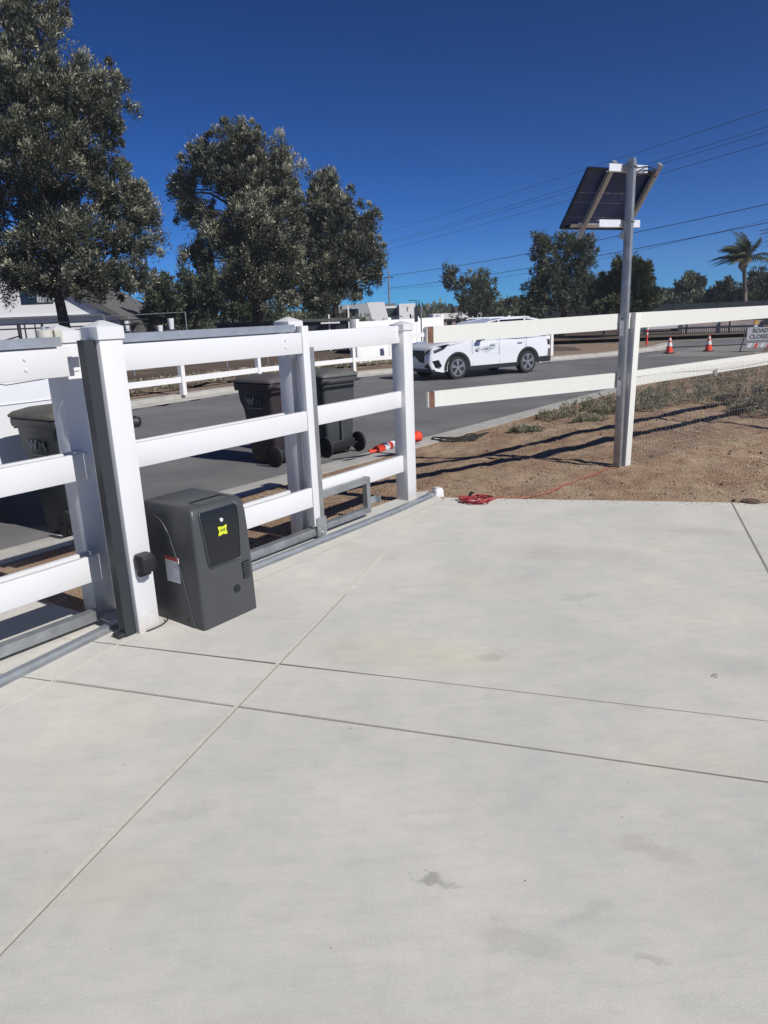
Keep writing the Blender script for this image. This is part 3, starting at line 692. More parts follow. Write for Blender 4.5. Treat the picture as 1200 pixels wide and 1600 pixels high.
# two long struts under the panel
for e in (0.215, 0.755):
    pbox(e,e+0.042,-0.085,PLN+0.075,-0.064,-0.023,"strut",m_alu)
    pbox(e+0.013,e+0.029,-0.084,PLN+0.074,-0.067,-0.0645,"strut_slot",m_galvd)
# cross channels bolted to the pole, square to the struts
cdir = ed
def channel(z, e0, e1, off, name="cross_channel"):
    c0 = Vector((0,0,z)) + cdir*e0 - fdirp*off; c1 = Vector((0,0,z)) + cdir*e1 - fdirp*off
    mb = MB(); a = inv @ c0; b = inv @ c1; sdn = inv @ fdirp
    mb.beam(a, b, 0.006, 0.062, (0,0,1))
    mb.beam(a+Vector((0,0,0.028))+sdn*0.022, b+Vector((0,0,0.028))+sdn*0.022, 0.044, 0.006); mb.beam(a-Vector((0,0,0.028))+sdn*0.022, b-Vector((0,0,0.028))+sdn*0.022, 0.044, 0.006)
    o = mb.build(name, m_unistrut, sp)
    return o
channel(2.73, -0.20, 0.24, -0.06); channel(2.265, -0.30, 0.17, -0.045)
ubm = MB()
for z in (2.73, 2.275): MB().tube([(-0.04,-0.02,z),(-0.04,0.04,z),(0.0,0.044,z),(0.04,0.04,z),(0.04,-0.04,z),(-0.04,-0.04,z)], 0.005, 6).build("u_bolt", m_galvd, sp, 60)
cbm = MB(); a = inv @ (ed*0.05 + Vector((0,0,2.72))); b = inv @ (ed*0.38 + fdirp*0.10 + Vector((0,0,2.72)))
for o in (0, .03, .06): cbm.tube([a+Vector((0,0,-o)), (a+b)/2+Vector((0,0,0.03-o)), b+Vector((0,0,0.02-o))], 0.005, 6)
cbm.build("cable_loop", m_black, sp, 60)

# red extension lead, coiled on the slab and running to the stand
xl = thing("extension_cord", "red extension cord coiled at the slab's edge and running to the steel pole", "extension cord", (0.78, 5.92, 0))
mb = MB(); pts = []
rr = random.Random(5)
for i in range(180):
    a = i*2*math.pi/26; rad = 0.095+0.03*math.sin(i*0.37)+0.012*math.sin(i*1.3)
    pts.append((rad*1.12*math.cos(a)+0.012*math.sin(i*.2), rad*0.95*math.sin(a)+0.01*math.cos(i*.31), 0.006+0.028*(i/180)+0.006*math.sin(i*.9)))
mb.tube(pts, 0.0052, 6); mb.build("coil", m_red, xl, 60)
MB().tube([(-0.05,0.02,0.045),(-0.035,0.015,0.075),(-0.015,0.01,0.07)], [0.012,0.014,0.01], 8).build("plug", m_black, xl, 60)
def on_dirt(pts, lift=0.008):
    out = []
    for x, y in pts: out.append((x, y, float(zdirt(np.array(x), np.array(y)))+lift))
    return out
def smooth_line(p, n=8):
    out = []
    for i in range(len(p)-1):
        a = p[max(i-1,0)]; b = p[i]; c_ = p[i+1]; d_ = p[min(i+2,len(p)-1)]
        for k in range(n):
            t = k/n; out.append(tuple(0.5*((2*b[j])+(-a[j]+c_[j])*t+(2*a[j]-5*b[j]+4*c_[j]-d_[j])*t*t+(-a[j]+3*b[j]-3*c_[j]+d_[j])*t**3) for j in range(len(b))))
    out.append(tuple(p[-1])); return out
run = [(0.87,5.88),(0.96,5.97),(1.02,6.03)]
runb = [(1.02,6.03),(1.22,6.02),(1.45,6.14),(1.70,6.42),(1.95,6.66),(2.18,6.88),(2.30,6.93)]
o = MB().tube([(x-0.78, y-5.92, 0.007) for x, y in smooth_line(run)], 0.005, 6).build("lead", m_red, xl, 60)
for off in (0.0, 0.025):
    o = MB().tube([(x-0.78, y-5.92-off*(0.5+0.5*math.sin(i*.4)), z) for i, (x, y, z) in enumerate(on_dirt(smooth_line(runb), 0.010))], 0.0036, 6).build("lead", m_red2, xl, 60)
t = thing("drain_cover", "round brown lid set at the slab's edge on the right", "lid", (2.93, 5.56, 0))
MB().cyl((0,0,-0.01), (0,0,0.012), 0.075, 0.07, n=28).build("lid", m_soil, t, 40)
MB().cyl((0,0,0.012), (0,0,0.016), 0.03, 0.03, n=20).build("lid_knob", m_bare, t, 40)
for i, (x, y, l) in enumerate(((1.40,2.81,"small wire staple lying on the right side of the slab"),)):
    mb = MB(); mb.tube([(x+0.012*math.cos(a), y+0.02*math.sin(a)*.7, 0.003+0.004*math.sin(a*2)) for a in [k*.5 for k in range(12)]], 0.0012, 5)
    tag(mb.build("wire_staple", m_ink, None), l, "wire")
# ================================================================ waste carts
def mirror_note(): pass
def cart(label, loc, fwd, mb_mat, lid_mat, logo=True, dusty=None):
    """local x = forward (away from the wheels), y = left side"""
    t = thing("waste_cart", label, "waste cart", (loc[0], loc[1], zr(loc[1])+0.004), math.atan2(fwd[1], fwd[0]), "wheeled waste carts at the kerb")
    # x: -0.33 back .. +0.36 front
    def lp(x0, x1, hw, z, r=0.05): return rrect(x0, x1, -hw, hw, r, z, 4)
    m = MB(); m.loft([lp(-0.20,0.20,0.20,0.03), lp(-0.24,0.215,0.225,0.10), lp(-0.255,0.24,0.245,0.48), lp(-0.265,0.262,0.26,0.70), lp(-0.27,0.315,0.268,0.80), lp(-0.275,0.325,0.275,0.93), lp(-0.28,0.33,0.28,0.985)])
    m.build("bin_body", mb_mat, t, 40)
    m = MB(); m.loft([lp(-0.30,0.355,0.305,0.955), lp(-0.305,0.36,0.31,0.975), lp(-0.305,0.36,0.31,1.02), lp(-0.30,0.352,0.30,1.03)]); m.build("rim", mb_mat, t, 40)
    for y in (-.25, 0, .25): MB().box(0.34,0.368,y-.015,y+.015,0.93,0.99).build("rim_rib", mb_mat, t)
    m = MB(); m.loft([lp(-0.32,0.375,0.318,1.032,0.06), lp(-0.32,0.38,0.32,1.052,0.06), lp(-0.30,0.355,0.295,1.078,0.07), lp(-0.26,0.26,0.22,1.108,0.09), lp(-0.2,0.12,0.12,1.122,0.06)]); m.build("lid", lid_mat, t, 50)
    m = MB(); m.tube([(-0.30,-0.27,0.97),(-0.37,-0.27,0.985),(-0.385,-0.22,0.99),(-0.385,0.22,0.99),(-0.37,0.27,0.985),(-0.30,0.27,0.97)], 0.016, 8); m.build("handle", mb_mat, t, 60)
    m = MB(); m.tube([(-0.27,-0.31,0.13),(-0.27,0.31,0.13)], 0.012, 8); m.box(-.30,-.2,-.2,.2,.09,.2,.01); m.build("axle", m_black, t, 60)
    m = MB(); m.box(-.285,-.255,-.02,.02,.2,.62); m.build("back_rib", mb_mat, t)
    for y in (-.285, .285):
        w = MB(); sg = 1 if y > 0 else -1
        w.loft([[(-0.27+r_*math.cos(a), yy, 0.135+r_*math.sin(a)) for a in [2*math.pi*i/28 for i in range(28)]] for r_, yy in ((.115,y-.022),(.135,y-.016),(.135,y+.016),(.115,y+.022))]); wo = w.build("wheel", m_rubber, t, 40)
        h = MB()
        for k in range(5):
            a = 2*math.pi*k/5; c_, s_ = math.cos(a), math.sin(a); yy = y+sg*0.0235
            h.beam((-0.27+.025*c_, yy, .135+.025*s_), (-0.27+.09*c_, yy, .135+.09*s_), 0.02, 0.012, (0,1,0))
        h.cyl((-0.27,y+sg*.02,.135),(-0.27,y+sg*.03,.135),.025,n=14); h.build("hub", m_boxd, wo)
    if logo:
        for sg in (1,):
            F_ = frame((0.0, sg*0.2795, 0.80), (-1*sg,0,0), (0,-0.1*sg,1)); F_ = frame((0.02, sg*0.283, 0.80), (-1,0,0), (0,0.05,1))
            text("logo_letters", "W", 0.13, m_dimprint, t, F_ @ Matrix.Translation((-0.065,0,0)), 0.003, 0.006)
            text("logo_letters", "M", 0.13, m_print2, t, F_ @ Matrix.Translation((0.075,0,0)), 0.003, 0.002)
            m = MB(); m.v = [F_ @ Vector(v) for v in ((-.13,-.085,.002),(.15,-.085,.002),(.15,-.075,.002),(-.13,-.075,.002))]; m.f = [(0,1,2,3)]; m.build("logo_bar", m_dimprint, t)
            m = MB(); m.v = [F_ @ Vector(v) for v in ((-.12,.10,.002),(.04,.10,.002),(.04,.106,.002),(-.12,.106,.002))]; m.f = [(0,1,2,3)]; m.build("logo_bar", m_print2, t)
    return t
m_dimprint = material("worn_white_print", (0.26,0.27,0.28), 0.7, 0, 0.3, 30)
m_print2 = material("faded_print", (0.09,0.095,0.10), 0.6)
m_cart1 = material("dark_green_grey_plastic", (0.030,0.036,0.038), 0.45, 0, 0.08, 5)
m_lidd = material("dusty_lid", (0.10,0.095,0.08), 0.7, 0, 0.25, 7)
m_cart2 = material("dark_maroon_plastic", (0.034,0.026,0.028), 0.5, 0, 0.1, 5)
m_lid2 = material("dusty_maroon_lid", (0.095,0.082,0.083), 0.65, 0, 0.2, 7)
m_cart3 = material("grey_cart_plastic", (0.06,0.064,0.068), 0.5, 0, 0.08, 5)
m_lid3 = material("dusty_grey_lid", (0.105,0.105,0.10), 0.6, 0, 0.2, 7)
cart("dark green-grey waste cart with a dusty lid, beside the white pickup at the left edge", (-2.72, 6.27), (-0.82, 0.57), m_cart1, m_lidd)
cart("maroon-tinged waste cart with white letters, left of the grey cart", (-1.375, 9.25), (-0.80, 0.60), m_cart2, m_lid2)
cart("grey waste cart showing its two wheels, nearest the fallen orange post", (-0.70, 9.79), (-0.68, 0.73), m_cart3, m_lid3, logo=False)

# fallen orange channelizer post and its cord
a = Vector((-0.12, 8.84, zr(9)+0.16)); b = Vector((0.50, 9.78, zr(10)+0.15)); dd = (b-a).normalized(); ll = (b-a).length
ch = thing("fallen_delineator", "orange traffic delineator with white bands fallen over on the kerb", "traffic delineator", a, math.atan2(dd.y, dd.x))
mb = MB(); mb.tube([(0.10,0,0),(0.2,0,0),(ll-0.15,0,0),(ll-.08,0,0)], [0.046,0.048,0.050,0.055], 20); mb.build("tube", m_orange, ch, 40)
mb = MB(); mb.tube([(0.10,-0.03,0),(0.0,-0.035,0),(-.04,0,0),(0.0,0.035,0),(0.10,0.03,0)], 0.018, 8); mb.build("handle_loop", m_orange, ch, 60)
for x in (0.24, 0.42): MB().tube([(x,0,0),(x+0.11,0,0)], 0.053, 20, False).build("reflective_band", m_refl, ch, 60)
mb = MB(); mb.tube([(ll-.08,0,0),(ll-0.04,0,0.0),(ll+0.0,0,0.0),(ll+.05,0,0)], [0.06,0.075,0.078,0.045], 20); mb.build("foot", m_orange, ch, 50)
bc = MB()
rr = random.Random(11)
for k in range(4):
    pts = [(0.72+0.1*k*0.3, 9.86-0.06*k), (1.0, 9.75-0.08*k), (1.18, 9.95-0.1*k), (1.38, 9.92-.02*k), (1.25, 9.62+.03*k), (0.95, 9.55+0.05*k), (0.8, 9.72)]
    bc.tube(on_dirt(smooth_line([(x+rr.uniform(-.13,.13), y+rr.uniform(-.13,.13)) for x, y in pts], 6), 0.014), 0.008, 6)
tag(bc.build("black_strap", m_rubber, None, 60), "tangled black strap lying beside the orange delineator's foot", "strap")
t = thing("black_bag", "small dark lump lying on the road just past the nearest gate post", "bag", (-4.62, 13.35, zr(13.3)), 0.3)
MB().loft([rrect(-.17,.17,-.1,.1,.07,0,3), rrect(-.22,.21,-.13,.12,.09,.07,3), rrect(-.16,.2,-.1,.1,.08,.16,3), rrect(-.05,.1,-.05,.05,.04,.2,3)]).build("lump", m_black, t, 60)

# ================================================================ vehicles
def wheel(t, x, y, r, w, sg, rim=True):
    m = MB(); m.loft([[(x+q*math.cos(a), y+o, r+q*math.sin(a)) for a in [2*math.pi*i/32 for i in range(32)]] for q, o in ((r*.72,-w/2),(r*.95,-w/2),(r,-w/2+.03),(r,w/2-.03),(r*.95,w/2),(r*.72,w/2))])
    wo = m.build("wheel", m_rubber, t, 40)
    yo = y+sg*(w/2-0.004)
    m = MB(); m.cyl((x, yo-sg*.06, r), (x, yo-sg*.045, r), r*.70, n=28); m.build("brake_disc", m_dark, wo)
    m = MB(); n = 28
    m.loft([[(x+q*math.cos(a), yo+o*sg, r+q*math.sin(a)) for a in [2*math.pi*i/n for i in range(n)]] for q, o in ((r*.715,-.05),(r*.715,.008),(r*.65,.008),(r*.63,-.05))], False)
    for k in range(5):
        for e in (-.16, .16):
            a = 2*math.pi*k/5+.3; b_ = a+e
            m.beam((x+r*.14*math.cos(a), yo+sg*.0, r+r*.14*math.sin(a)), (x+r*.67*math.cos(b_), yo+sg*.0, r+r*.67*math.sin(b_)), r*.10, .02, (0,1,0))
    m.cyl((x, yo-sg*.02, r), (x, yo+sg*.012, r), r*.17, n=16); m.build("rim", m_rim, wo, 40)

def arch(cx, r, z0, n=10):
    """points of a wheel arch opening from rear to front, going over the top"""
    a0 = math.asin(min(1, (z0-0.34)/r)); out = []
    for i in range(n+1):
        a = math.pi - a0 - (math.pi-2*a0)*i/n
        out.append((cx+r*math.cos(a), 0.34+r*math.sin(a)))
    return out
WBASE = 2.67
fx, fy_ = 2.26, 21.45; rx_, ry_ = 4.56, 22.80
hd_ = Vector((fx-rx_, fy_-ry_, 0)).normalized()
left_dir = Vector((-hd_.y, hd_.x, 0))
mid_rear = Vector((rx_, ry_, 0)) - left_dir*0.78
car = thing("parked_car", "white SUV standing on the road behind the wooden fence boards", "car", (mid_rear.x, mid_rear.y, zr(22.5)+0.003), math.atan2(hd_.y, hd_.x))
car.scale = (1.0, 1.0, 1.0)
low = [(-0.93,0.42)] + [(-0.60,0.27)] + arch(0, 0.40, 0.29) + [(0.55,0.25),(2.1,0.25)] + arch(WBASE, 0.40, 0.27) + [(3.22,0.24),(3.50,0.30),(3.57,0.50)]
top = [(3.56,0.72),(3.50,0.90),(3.38,0.985),(2.95,1.06),(2.35,1.11),(1.80,1.13),(0.9,1.14),(0.0,1.15),(-0.62,1.16),(-0.80,1.11),(-0.92,0.93),(-0.98,0.70)]
prof = low + top
cx_, cz_ = 1.3, 0.72
def side(p, y, k):      # body layer: y offset, shrink k near the flanks
    x, z = p; w = 1.0
    nose = max(0, (x-2.7)/0.9); tail = max(0, (-0.35-x)/0.65)
    yy = y*(1-0.16*nose**2*abs(y)/.9-0.20*tail**2)
    up_ = max(0, (z-0.85)/0.3)
    return (x-(0.10*nose*k if x > 2.7 else 0), yy*(1-0.035*up_), z-(0.045*k if z > 0.9 else 0)+(0.0))
layers = [(-0.905,0.9),(-0.90,0.55),(-0.86,0.1),(-0.5,0),(0,-0.15),(0.5,0),(0.86,0.1),(0.90,0.55),(0.905,0.9)]
m = MB(); m.loft([[side(p, y, k) for p in prof] for y, k in layers]); m.build("body", m_paint, car, 38)
# dark inner box so the arches read black
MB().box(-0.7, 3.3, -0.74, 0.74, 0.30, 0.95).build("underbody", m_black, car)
# roof and pillars: a tapered shell with glass let in
gp = [(-0.88,1.10),(2.38,1.09),(1.62,1.52),(1.35,1.60),(0.8,1.665),(0.2,1.675),(-0.35,1.64),(-0.66,1.585)]
def gs(p, y):
    x, z = p; q = max(0, (z-1.1)/0.56); return (x, y*(1-0.21*q), z)
m = MB(); m.loft([[gs(p, y) for p in gp] for y in (-0.835,-0.82,-0.4,0.4,0.82,0.835)]); m.build("cabin", m_paint, car, 38)
def gpanel(pts, y, name, mat, e=0.012, par=car):
    m = MB(); q = []
    for x, z in pts: a_, b_, c_ = gs((x, z), y); q.append((a_, b_, c_))
    o = Vector((0, math.copysign(e, y), e*.3)); m.loft([[Vector(v)-o*.5 for v in q], [Vector(v)+o for v in q]]); return m.build(name, mat, par)
for y in (0.836, -0.836):
    gpanel([(1.02,1.135),(2.02,1.135),(1.52,1.53),(1.02,1.618)], y, "side_window", m_glass)
    gpanel([(0.0,1.14),(0.95,1.135),(0.95,1.62),(0.0,1.63)], y, "side_window", m_glass)
    gpanel([(-0.66,1.22),(-0.07,1.15),(-0.07,1.625),(-0.42,1.585)], y, "side_window", m_glass)
# windscreen and rear window
m = MB(); q = [(2.33,y,1.125) for y in (-.70,.70)]; q2 = [(1.64,y,1.52) for y in (.60,-.60)]
m.loft([[Vector(v)-Vector((.012,0,.012)) for v in q+q2], [Vector(v)+Vector((.012,0,.012)) for v in q+q2]]); m.build("windscreen", m_glass, car)
for y in (-0.56, 0.56):
    m = MB(); m.tube([(1.25,y,1.655),(1.1,y,1.685),(-0.2,y,1.685),(-0.35,y,1.66)], 0.016, 6); m.build("roof_rail", m_paint, car, 60)
m = MB(); m.loft([[(-.02,-.0,1.675),(.10,-.0,1.68),(-.02,.02,1.675)],[(-.05,-.0,1.74),(-.04,-.0,1.74),(-.05,.01,1.74)]]); m.build("aerial_fin", m_paint, car)
# lights, grille, bumper vents, cladding, mirror, seams
def flank(pts, y, off, name, mat, par=car):
    m = MB(); a = [Vector(side(p, y, 0.5)) for p in pts]; sgn = math.copysign(1, y)
    m.loft([[v-Vector((0,sgn*.02,0)) for v in a], [v+Vector((0,sgn*off,0)) for v in a]]); return m.build(name, mat, par)
for y in (0.905, -0.905):
    sg = 1 if y > 0 else -1
    hl = MB(); hv = [(3.56,0.50,0.76),(3.52,0.62,0.87),(3.28,0.83,0.985),(2.98,0.895,1.02),(3.10,0.895,0.93),(3.38,0.80,0.80)]
    hl.loft([[(a-.04, sg*(b_-.04), c_) for a, b_, c_ in hv], [(a+.022, sg*(b_+.022), c_+.01) for a, b_, c_ in hv]]); h = hl.build("headlight", m_glass, car)
    hl = MB(); hv = [(3.42,0.745,0.86),(3.24,0.85,0.945),(3.20,0.865,0.91),(3.38,0.79,0.83)]
    hl.loft([[(a, sg*b_, c_) for a, b_, c_ in hv], [(a+.035, sg*(b_+.035), c_+.01) for a, b_, c_ in hv]]); hl.build("lamp_glint", m_rim, h)
    fv = MB(); vv = [(3.60,0.50,0.40),(3.53,0.72,0.56),(3.33,0.86,0.60),(3.24,0.89,0.42),(3.50,0.70,0.34)]
    fv.loft([[(a-.05, sg*(b_-.05), c_) for a, b_, c_ in vv], [(a+.012, sg*(b_+.012), c_) for a, b_, c_ in vv]]); fv.build("bumper_vent", m_black, car)
    # wheel arch cladding and sill
    for cx in (0, WBASE):
        o_ = arch(cx, 0.455, 0.27, 14); i_ = arch(cx, 0.385, 0.29, 14); m = MB(); vs = []
        for (a, b_), (c_, d_) in zip(o_, i_): vs += [(a, sg*0.918*(1-.16*max(0,(a-2.7)/.9)**2), b_), (c_, sg*0.918*(1-.16*max(0,(c_-2.7)/.9)**2), d_)]
        nn = len(vs); vs += [(a, b_-sg*.06, c_) for a, b_, c_ in vs]
        fs = [(2*i, 2*i+2, 2*i+3, 2*i+1) for i in range(14)] + [(2*i, nn+2*i, nn+2*i+2, 2*i+2) for i in range(14)]
        m.add(vs, fs); m.build("arch_cladding", m_black, car)
    MB().box(0.42, 2.27, sg*0.86 if sg > 0 else -0.922, 0.922 if sg > 0 else -0.86, 0.235, 0.36, 0.01).build("sill_cladding", m_black, car)
    MB().box(-0.95, -0.40, sg*0.80 if sg > 0 else -0.90, 0.90 if sg > 0 else -0.80, 0.30, 0.47, 0.02).build("rear_bumper_cladding", m_black, car)
    m = MB(); m.loft([rrect(1.80,1.92,0,0.14,.04,1.10,3), rrect(1.79,1.93,0,0.16,.05,1.16,3), rrect(1.81,1.91,0,.14,.04,1.20,3)])
    m.v = [(a, sg*(b_+.90), c_) for a, b_, c_ in m.v]; mo = m.build("door_mirror", m_paint, car, 50)
    m = MB(); m.box(1.76,1.96, min(sg*.89,sg*1.0), max(sg*.89,sg*1.0), 1.07,1.105); m.build("mirror_stalk", m_black, mo)
    for x in (1.12, 0.06, 2.12):
        MB().beam((x, sg*0.9065, 0.36), (x-0.0, sg*0.885, 1.10), 0.007, 0.004, (0,1,0)).build("door_seam", m_dark, car)
    for x in (1.32, 0.26): MB().box(x-.10, x+.10, min(sg*.885,sg*.925), max(sg*.885,sg*.925), 0.955, 0.985, .006).build("door_handle", m_paint, car, 50)
    if sg < 0: continue
for x in (0, WBASE):
    for y, sg in ((0.79, 1), (-0.79, -1)): wheel(car, x, y, 0.342, 0.215, sg)
MB().box(3.44, 3.575, -0.50, 0.50, 0.50, 0.86, 0.03).build("grille", m_black, car, 40)
MB().box(3.40, 3.55, -0.80, 0.80, 0.24, 0.34, 0.02).build("front_lip", m_black, car, 40)
F_ = frame((1.60, 0.922, 0.84), (-1,0,0), (0,-.02,1))
text("door_lettering", "COMMUNITY", 0.085, m_grey, car, F_ @ Matrix.Translation((0.08,0.02,0)), 0.002, 0.002)
text("door_lettering", "SERVICES", 0.05, m_grey, car, F_ @ Matrix.Translation((0.05,-0.06,0)), 0.002)
MB().box(1.86, 1.98, 0.905, 0.913, 0.79, 0.88, .004).build("door_emblem", m_grey, car)

# white pickup, only its bed in view at the left
puh = Vector((-math.sin(GA), -math.cos(GA), 0))      # it faces left and towards the camera
pl_ = Vector((-2.72, 7.30, 0)) + puh*1.71 - N*0.99
pu = thing("parked_pickup", "white pickup truck at the left edge, only its bed side in view", "pickup truck", (pl_.x, pl_.y, zr(7)+0.003), math.atan2(puh.y, puh.x))
pw = [(-1.60,0.55),(-1.45,0.50),(-0.50,0.46)] + arch(0, 0.47, 0.46) + [(0.6,0.44),(3.1,0.44)] + arch(3.7, 0.47, 0.46) + [(4.5,0.42),(4.62,0.6),(4.62,1.05),(4.45,1.18),(3.35,1.27),(0.9,1.34),(-1.57,1.36),(-1.61,1.30)]
m = MB(); m.loft([[(x, y, z-(0.03*k if z > 1 else 0)) for x, z in pw] for y, k in ((-.99,1),(-.985,0),(0,0),(.985,0),(.99,1))]); m.build("body", m_paint, pu, 38)
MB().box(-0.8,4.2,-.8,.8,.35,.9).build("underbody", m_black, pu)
cab = [(0.95,1.33),(3.35,1.27),(2.85,1.80),(2.5,1.90),(1.35,1.92),(1.08,1.85)]
m = MB(); m.loft([[(x, y*(1-.18*max(0,(z-1.3)/.6)), z) for x, z in cab] for y in (-.93,-.9,.9,.93)]); m.build("cab", m_paint, pu, 38)
for y in (.935, -.935):
    for pts in ([(1.2,1.38),(2.0,1.38),(2.0,1.80),(1.3,1.80)], [(2.08,1.38),(3.1,1.34),(2.78,1.74),(2.08,1.80)]):
        m = MB(); q = [Vector((x, y*(1-.18*max(0,(z-1.3)/.6)), z)) for x, z in pts]; o_ = Vector((0, math.copysign(.012,y), 0)); m.loft([[v-o_ for v in q],[v+o_ for v in q]]); m.build("side_window", m_glass, pu)
    MB().beam((-1.55, y*1.058, 1.12), (0.85, y*1.058, 1.12), 0.006, 0.02, (0,1,0)).build("bed_crease", m_paint, pu)
    MB().beam((0.92, y*1.06, 0.46), (0.92, y*1.06, 1.33), 0.01, 0.006, (0,1,0)).build("cab_gap", m_dark, pu)
    MB().box(-1.59,-1.53, min(y*.9,y*1.062), max(y*.9,y*1.062), .85, 1.2).build("tail_light", material("red_lens",(0.35,0.02,0.02),0.2) if y > 0 else bpy.data.materials["red_lens"], pu)
MB().box(-1.71,-1.59,-.9,.9,.5,.68,.03).build("rear_bumper", m_rim, pu, 40)
for x in (0, 3.7):
    for y, sg in ((0.86, 1), (-0.86, -1)): wheel(pu, x, y, 0.40, 0.27, sg)

# ================================================================ across the street
ff = thing("ranch_fence", "white two-rail vinyl ranch fence along the far side of the street", "fence", (0,0,0))
fl = [(-13.4,3.2),(-11.7,6.4),(-9.8,9.6),(-8.2,12.6),(-6.6,15.5),(-4.92,18.40),(-3.45,21.2),(-0.83,24.9),(1.75,26.7),(4.3,28.2),(6.95,29.6)]
posts = []
for i, (x, y) in enumerate(fl):
    z = zr(y)+0.12; mb = MB()
    o = MB().box(-.0635,.0635,-.0635,.0635,0,1.28,.004).build("post", m_vinyl2, ff); o.location = (x, y, z); dx = Vector((fl[min(i+1,10)][0]-fl[max(i-1,0)][0], fl[min(i+1,10)][1]-fl[max(i-1,0)][1], 0)); o.rotation_euler = (0,0,math.atan2(dx.y,dx.x))
    c_ = MB().loft([rrect(-.075,.075,-.075,.075,.004,1.26,1), rrect(-.075,.075,-.075,.075,.004,1.29,1), rrect(-.01,.01,-.01,.01,.002,1.33,1)]).build("cap", m_vinyl2, o)
for (a, b_) in zip(fl[:-1], fl[1:]):
    for z0 in (0.38, 0.74, 1.08):
        if z0 == 0.74 : pass
        p = Vector((a[0], a[1], zr(a[1])+.12+z0)); q = Vector((b_[0], b_[1], zr(b_[1])+.12+z0))
        if z0 == 0.74 and a[1] < 26: continue
        MB().beam(p, q, 0.04, 0.14).build("rail", m_vinyl2, ff)
def tbox(name, mat, par, x0, x1, y0, y1, z0, z1, bev=0): return MB().box(x0, x1, y0, y1, z0, z1, bev).build(name, mat, par, 40 if bev else None)
# low white wall behind the far fence
t = thing("white_wall", "low white stucco wall behind the ranch fence and the white SUV", "wall", (-0.78, 29.5, -0.2), math.atan2(6.5, 3.92))
L0 = 7.6
for i in range(3): tbox("wall_panel", m_wallw, t, i*L0/3+.004, (i+1)*L0/3-.004, 0, 0.18, -0.3, 1.46)
for i in range(4): tbox("pilaster", m_wallw, t, i*L0/3-.12, i*L0/3+.12, -0.05, 0.23, -0.3, 1.56, .01)
# motorhome with slanted nose
rv = thing("motorhome", "white motorhome with a slanted front and dark script, behind the low white wall", "motorhome", (0.2, 60, -0.35), 0)
m = MB(); sl = [(-2.35,0.6),(1.35,0.6),(0.62,2.95),(-0.55,2.95),(-0.9,2.75),(-2.35,2.75)]
m = MB(); m.loft([[(x, 0, z) for x, z in [(-3.1,0.35),(-0.2,0.35),(-0.9,2.7),(-3.1,2.62)]], [(x, 5.8, z) for x, z in [(-3.1,0.35),(-0.2,0.35),(-0.9,2.7),(-3.1,2.62)]]]); m.build("body", material("motorhome_grey_side",(0.45,0.46,0.49),0.4), rv)
m = MB(); m.loft([[(-0.2,-.02,0.35),(1.05,-.02,0.35),(0.48,-.02,2.75),(-0.9,-.02,2.75)], [(-0.2,5.8,0.35),(1.05,5.8,0.35),(0.48,5.8,2.75),(-0.9,5.8,2.75)]]); m.build("sloped_nose", m_wallw, rv)
text("side_script", "Tioga", 0.85, material("maroon_script",(0.10,0.05,0.06),0.6), rv, frame((-2.0,-0.03,1.45), (1,0,0), (0,0,1)), 0.01, 0.02, 0.3)
tbox("awning_post", m_wallw, rv, -3.25, -3.12, -.1, 0, 0, 2.75); 
tbox("side_window", m_glass, rv, -2.6, -1.6, -.03, .02, 1.75, 2.3)
# box truck
bt = thing("box_truck", "white box truck with dark markings beside the thin utility pole", "truck", (2.95, 70, -0.4), 0)
tbox("cargo_box", m_wallw, bt, -0.78, 0.72, 0, 6, 0.75, 2.70)
tbox("lean_to", m_wallw, bt, -2.3, -0.82, 1, 6, 0.6, 2.55); tbox("dark_awning", material("dark_green_awning",(0.03,0.06,0.06),0.8), bt, -2.15, -0.95, 0.7, 1.0, 1.65, 2.35)
for x, z, w_, h_ in ((-0.38,1.05,.48,.2),(-0.62,1.55,.35,.08),(-0.02,1.95,.12,.5),(-.3,2.35,.07,.1),(0.15,2.3,.06,.12),(0.26,1.35,.2,.42),(0.5,1.6,.14,.06),(.5,1.3,.14,.05)):
    MB().loft([[(x+w_/2*math.cos(a)*(.8+.2*math.sin(3*a)), -0.012, z+h_/2*math.sin(a)+h_/2) for a in [k*math.pi/5 for k in range(10)]], [(x+w_/2*math.cos(a)*(.8+.2*math.sin(3*a)), 0.005, z+h_/2*math.sin(a)+h_/2) for a in [k*math.pi/5 for k in range(10)]]]).build("painted_mark", m_ink, bt)
for x in (-.6, .5): MB().cyl((x,-.05,.38),(x,.25,.38),.4,n=20).build("wheel", m_rubber, bt, 40)
tbox("ladder_rack", m_dark, bt, 0.8, 0.86, 0, .06, 0, 3.0); tbox("ladder_rack", m_dark, bt, 0.1, 0.8, 0, .06, 2.94, 3.0); tbox("ladder_rack", m_dark, bt, 1.06, 1.12, 0, .06, 0, 2.95)
# far low building
b = thing("flat_roofed_building", "low beige building with a pale roof band, far beyond the SUV's roof", "building", (9, 95, -0.5), 0)
tbox("wall", material("beige_wall",(0.36,0.30,0.26),0.9), b, -1.6, 4.5, 0, 8, 0, 1.0); tbox("roof", m_wallw, b, -1.8, 4.7, -.3, 8, 1.0, 1.65)
for x in (-1.2, 0, 1.1, 2.2, 3.3): tbox("window", m_glass, b, x, x+.6, -.03, .05, .15, .75)
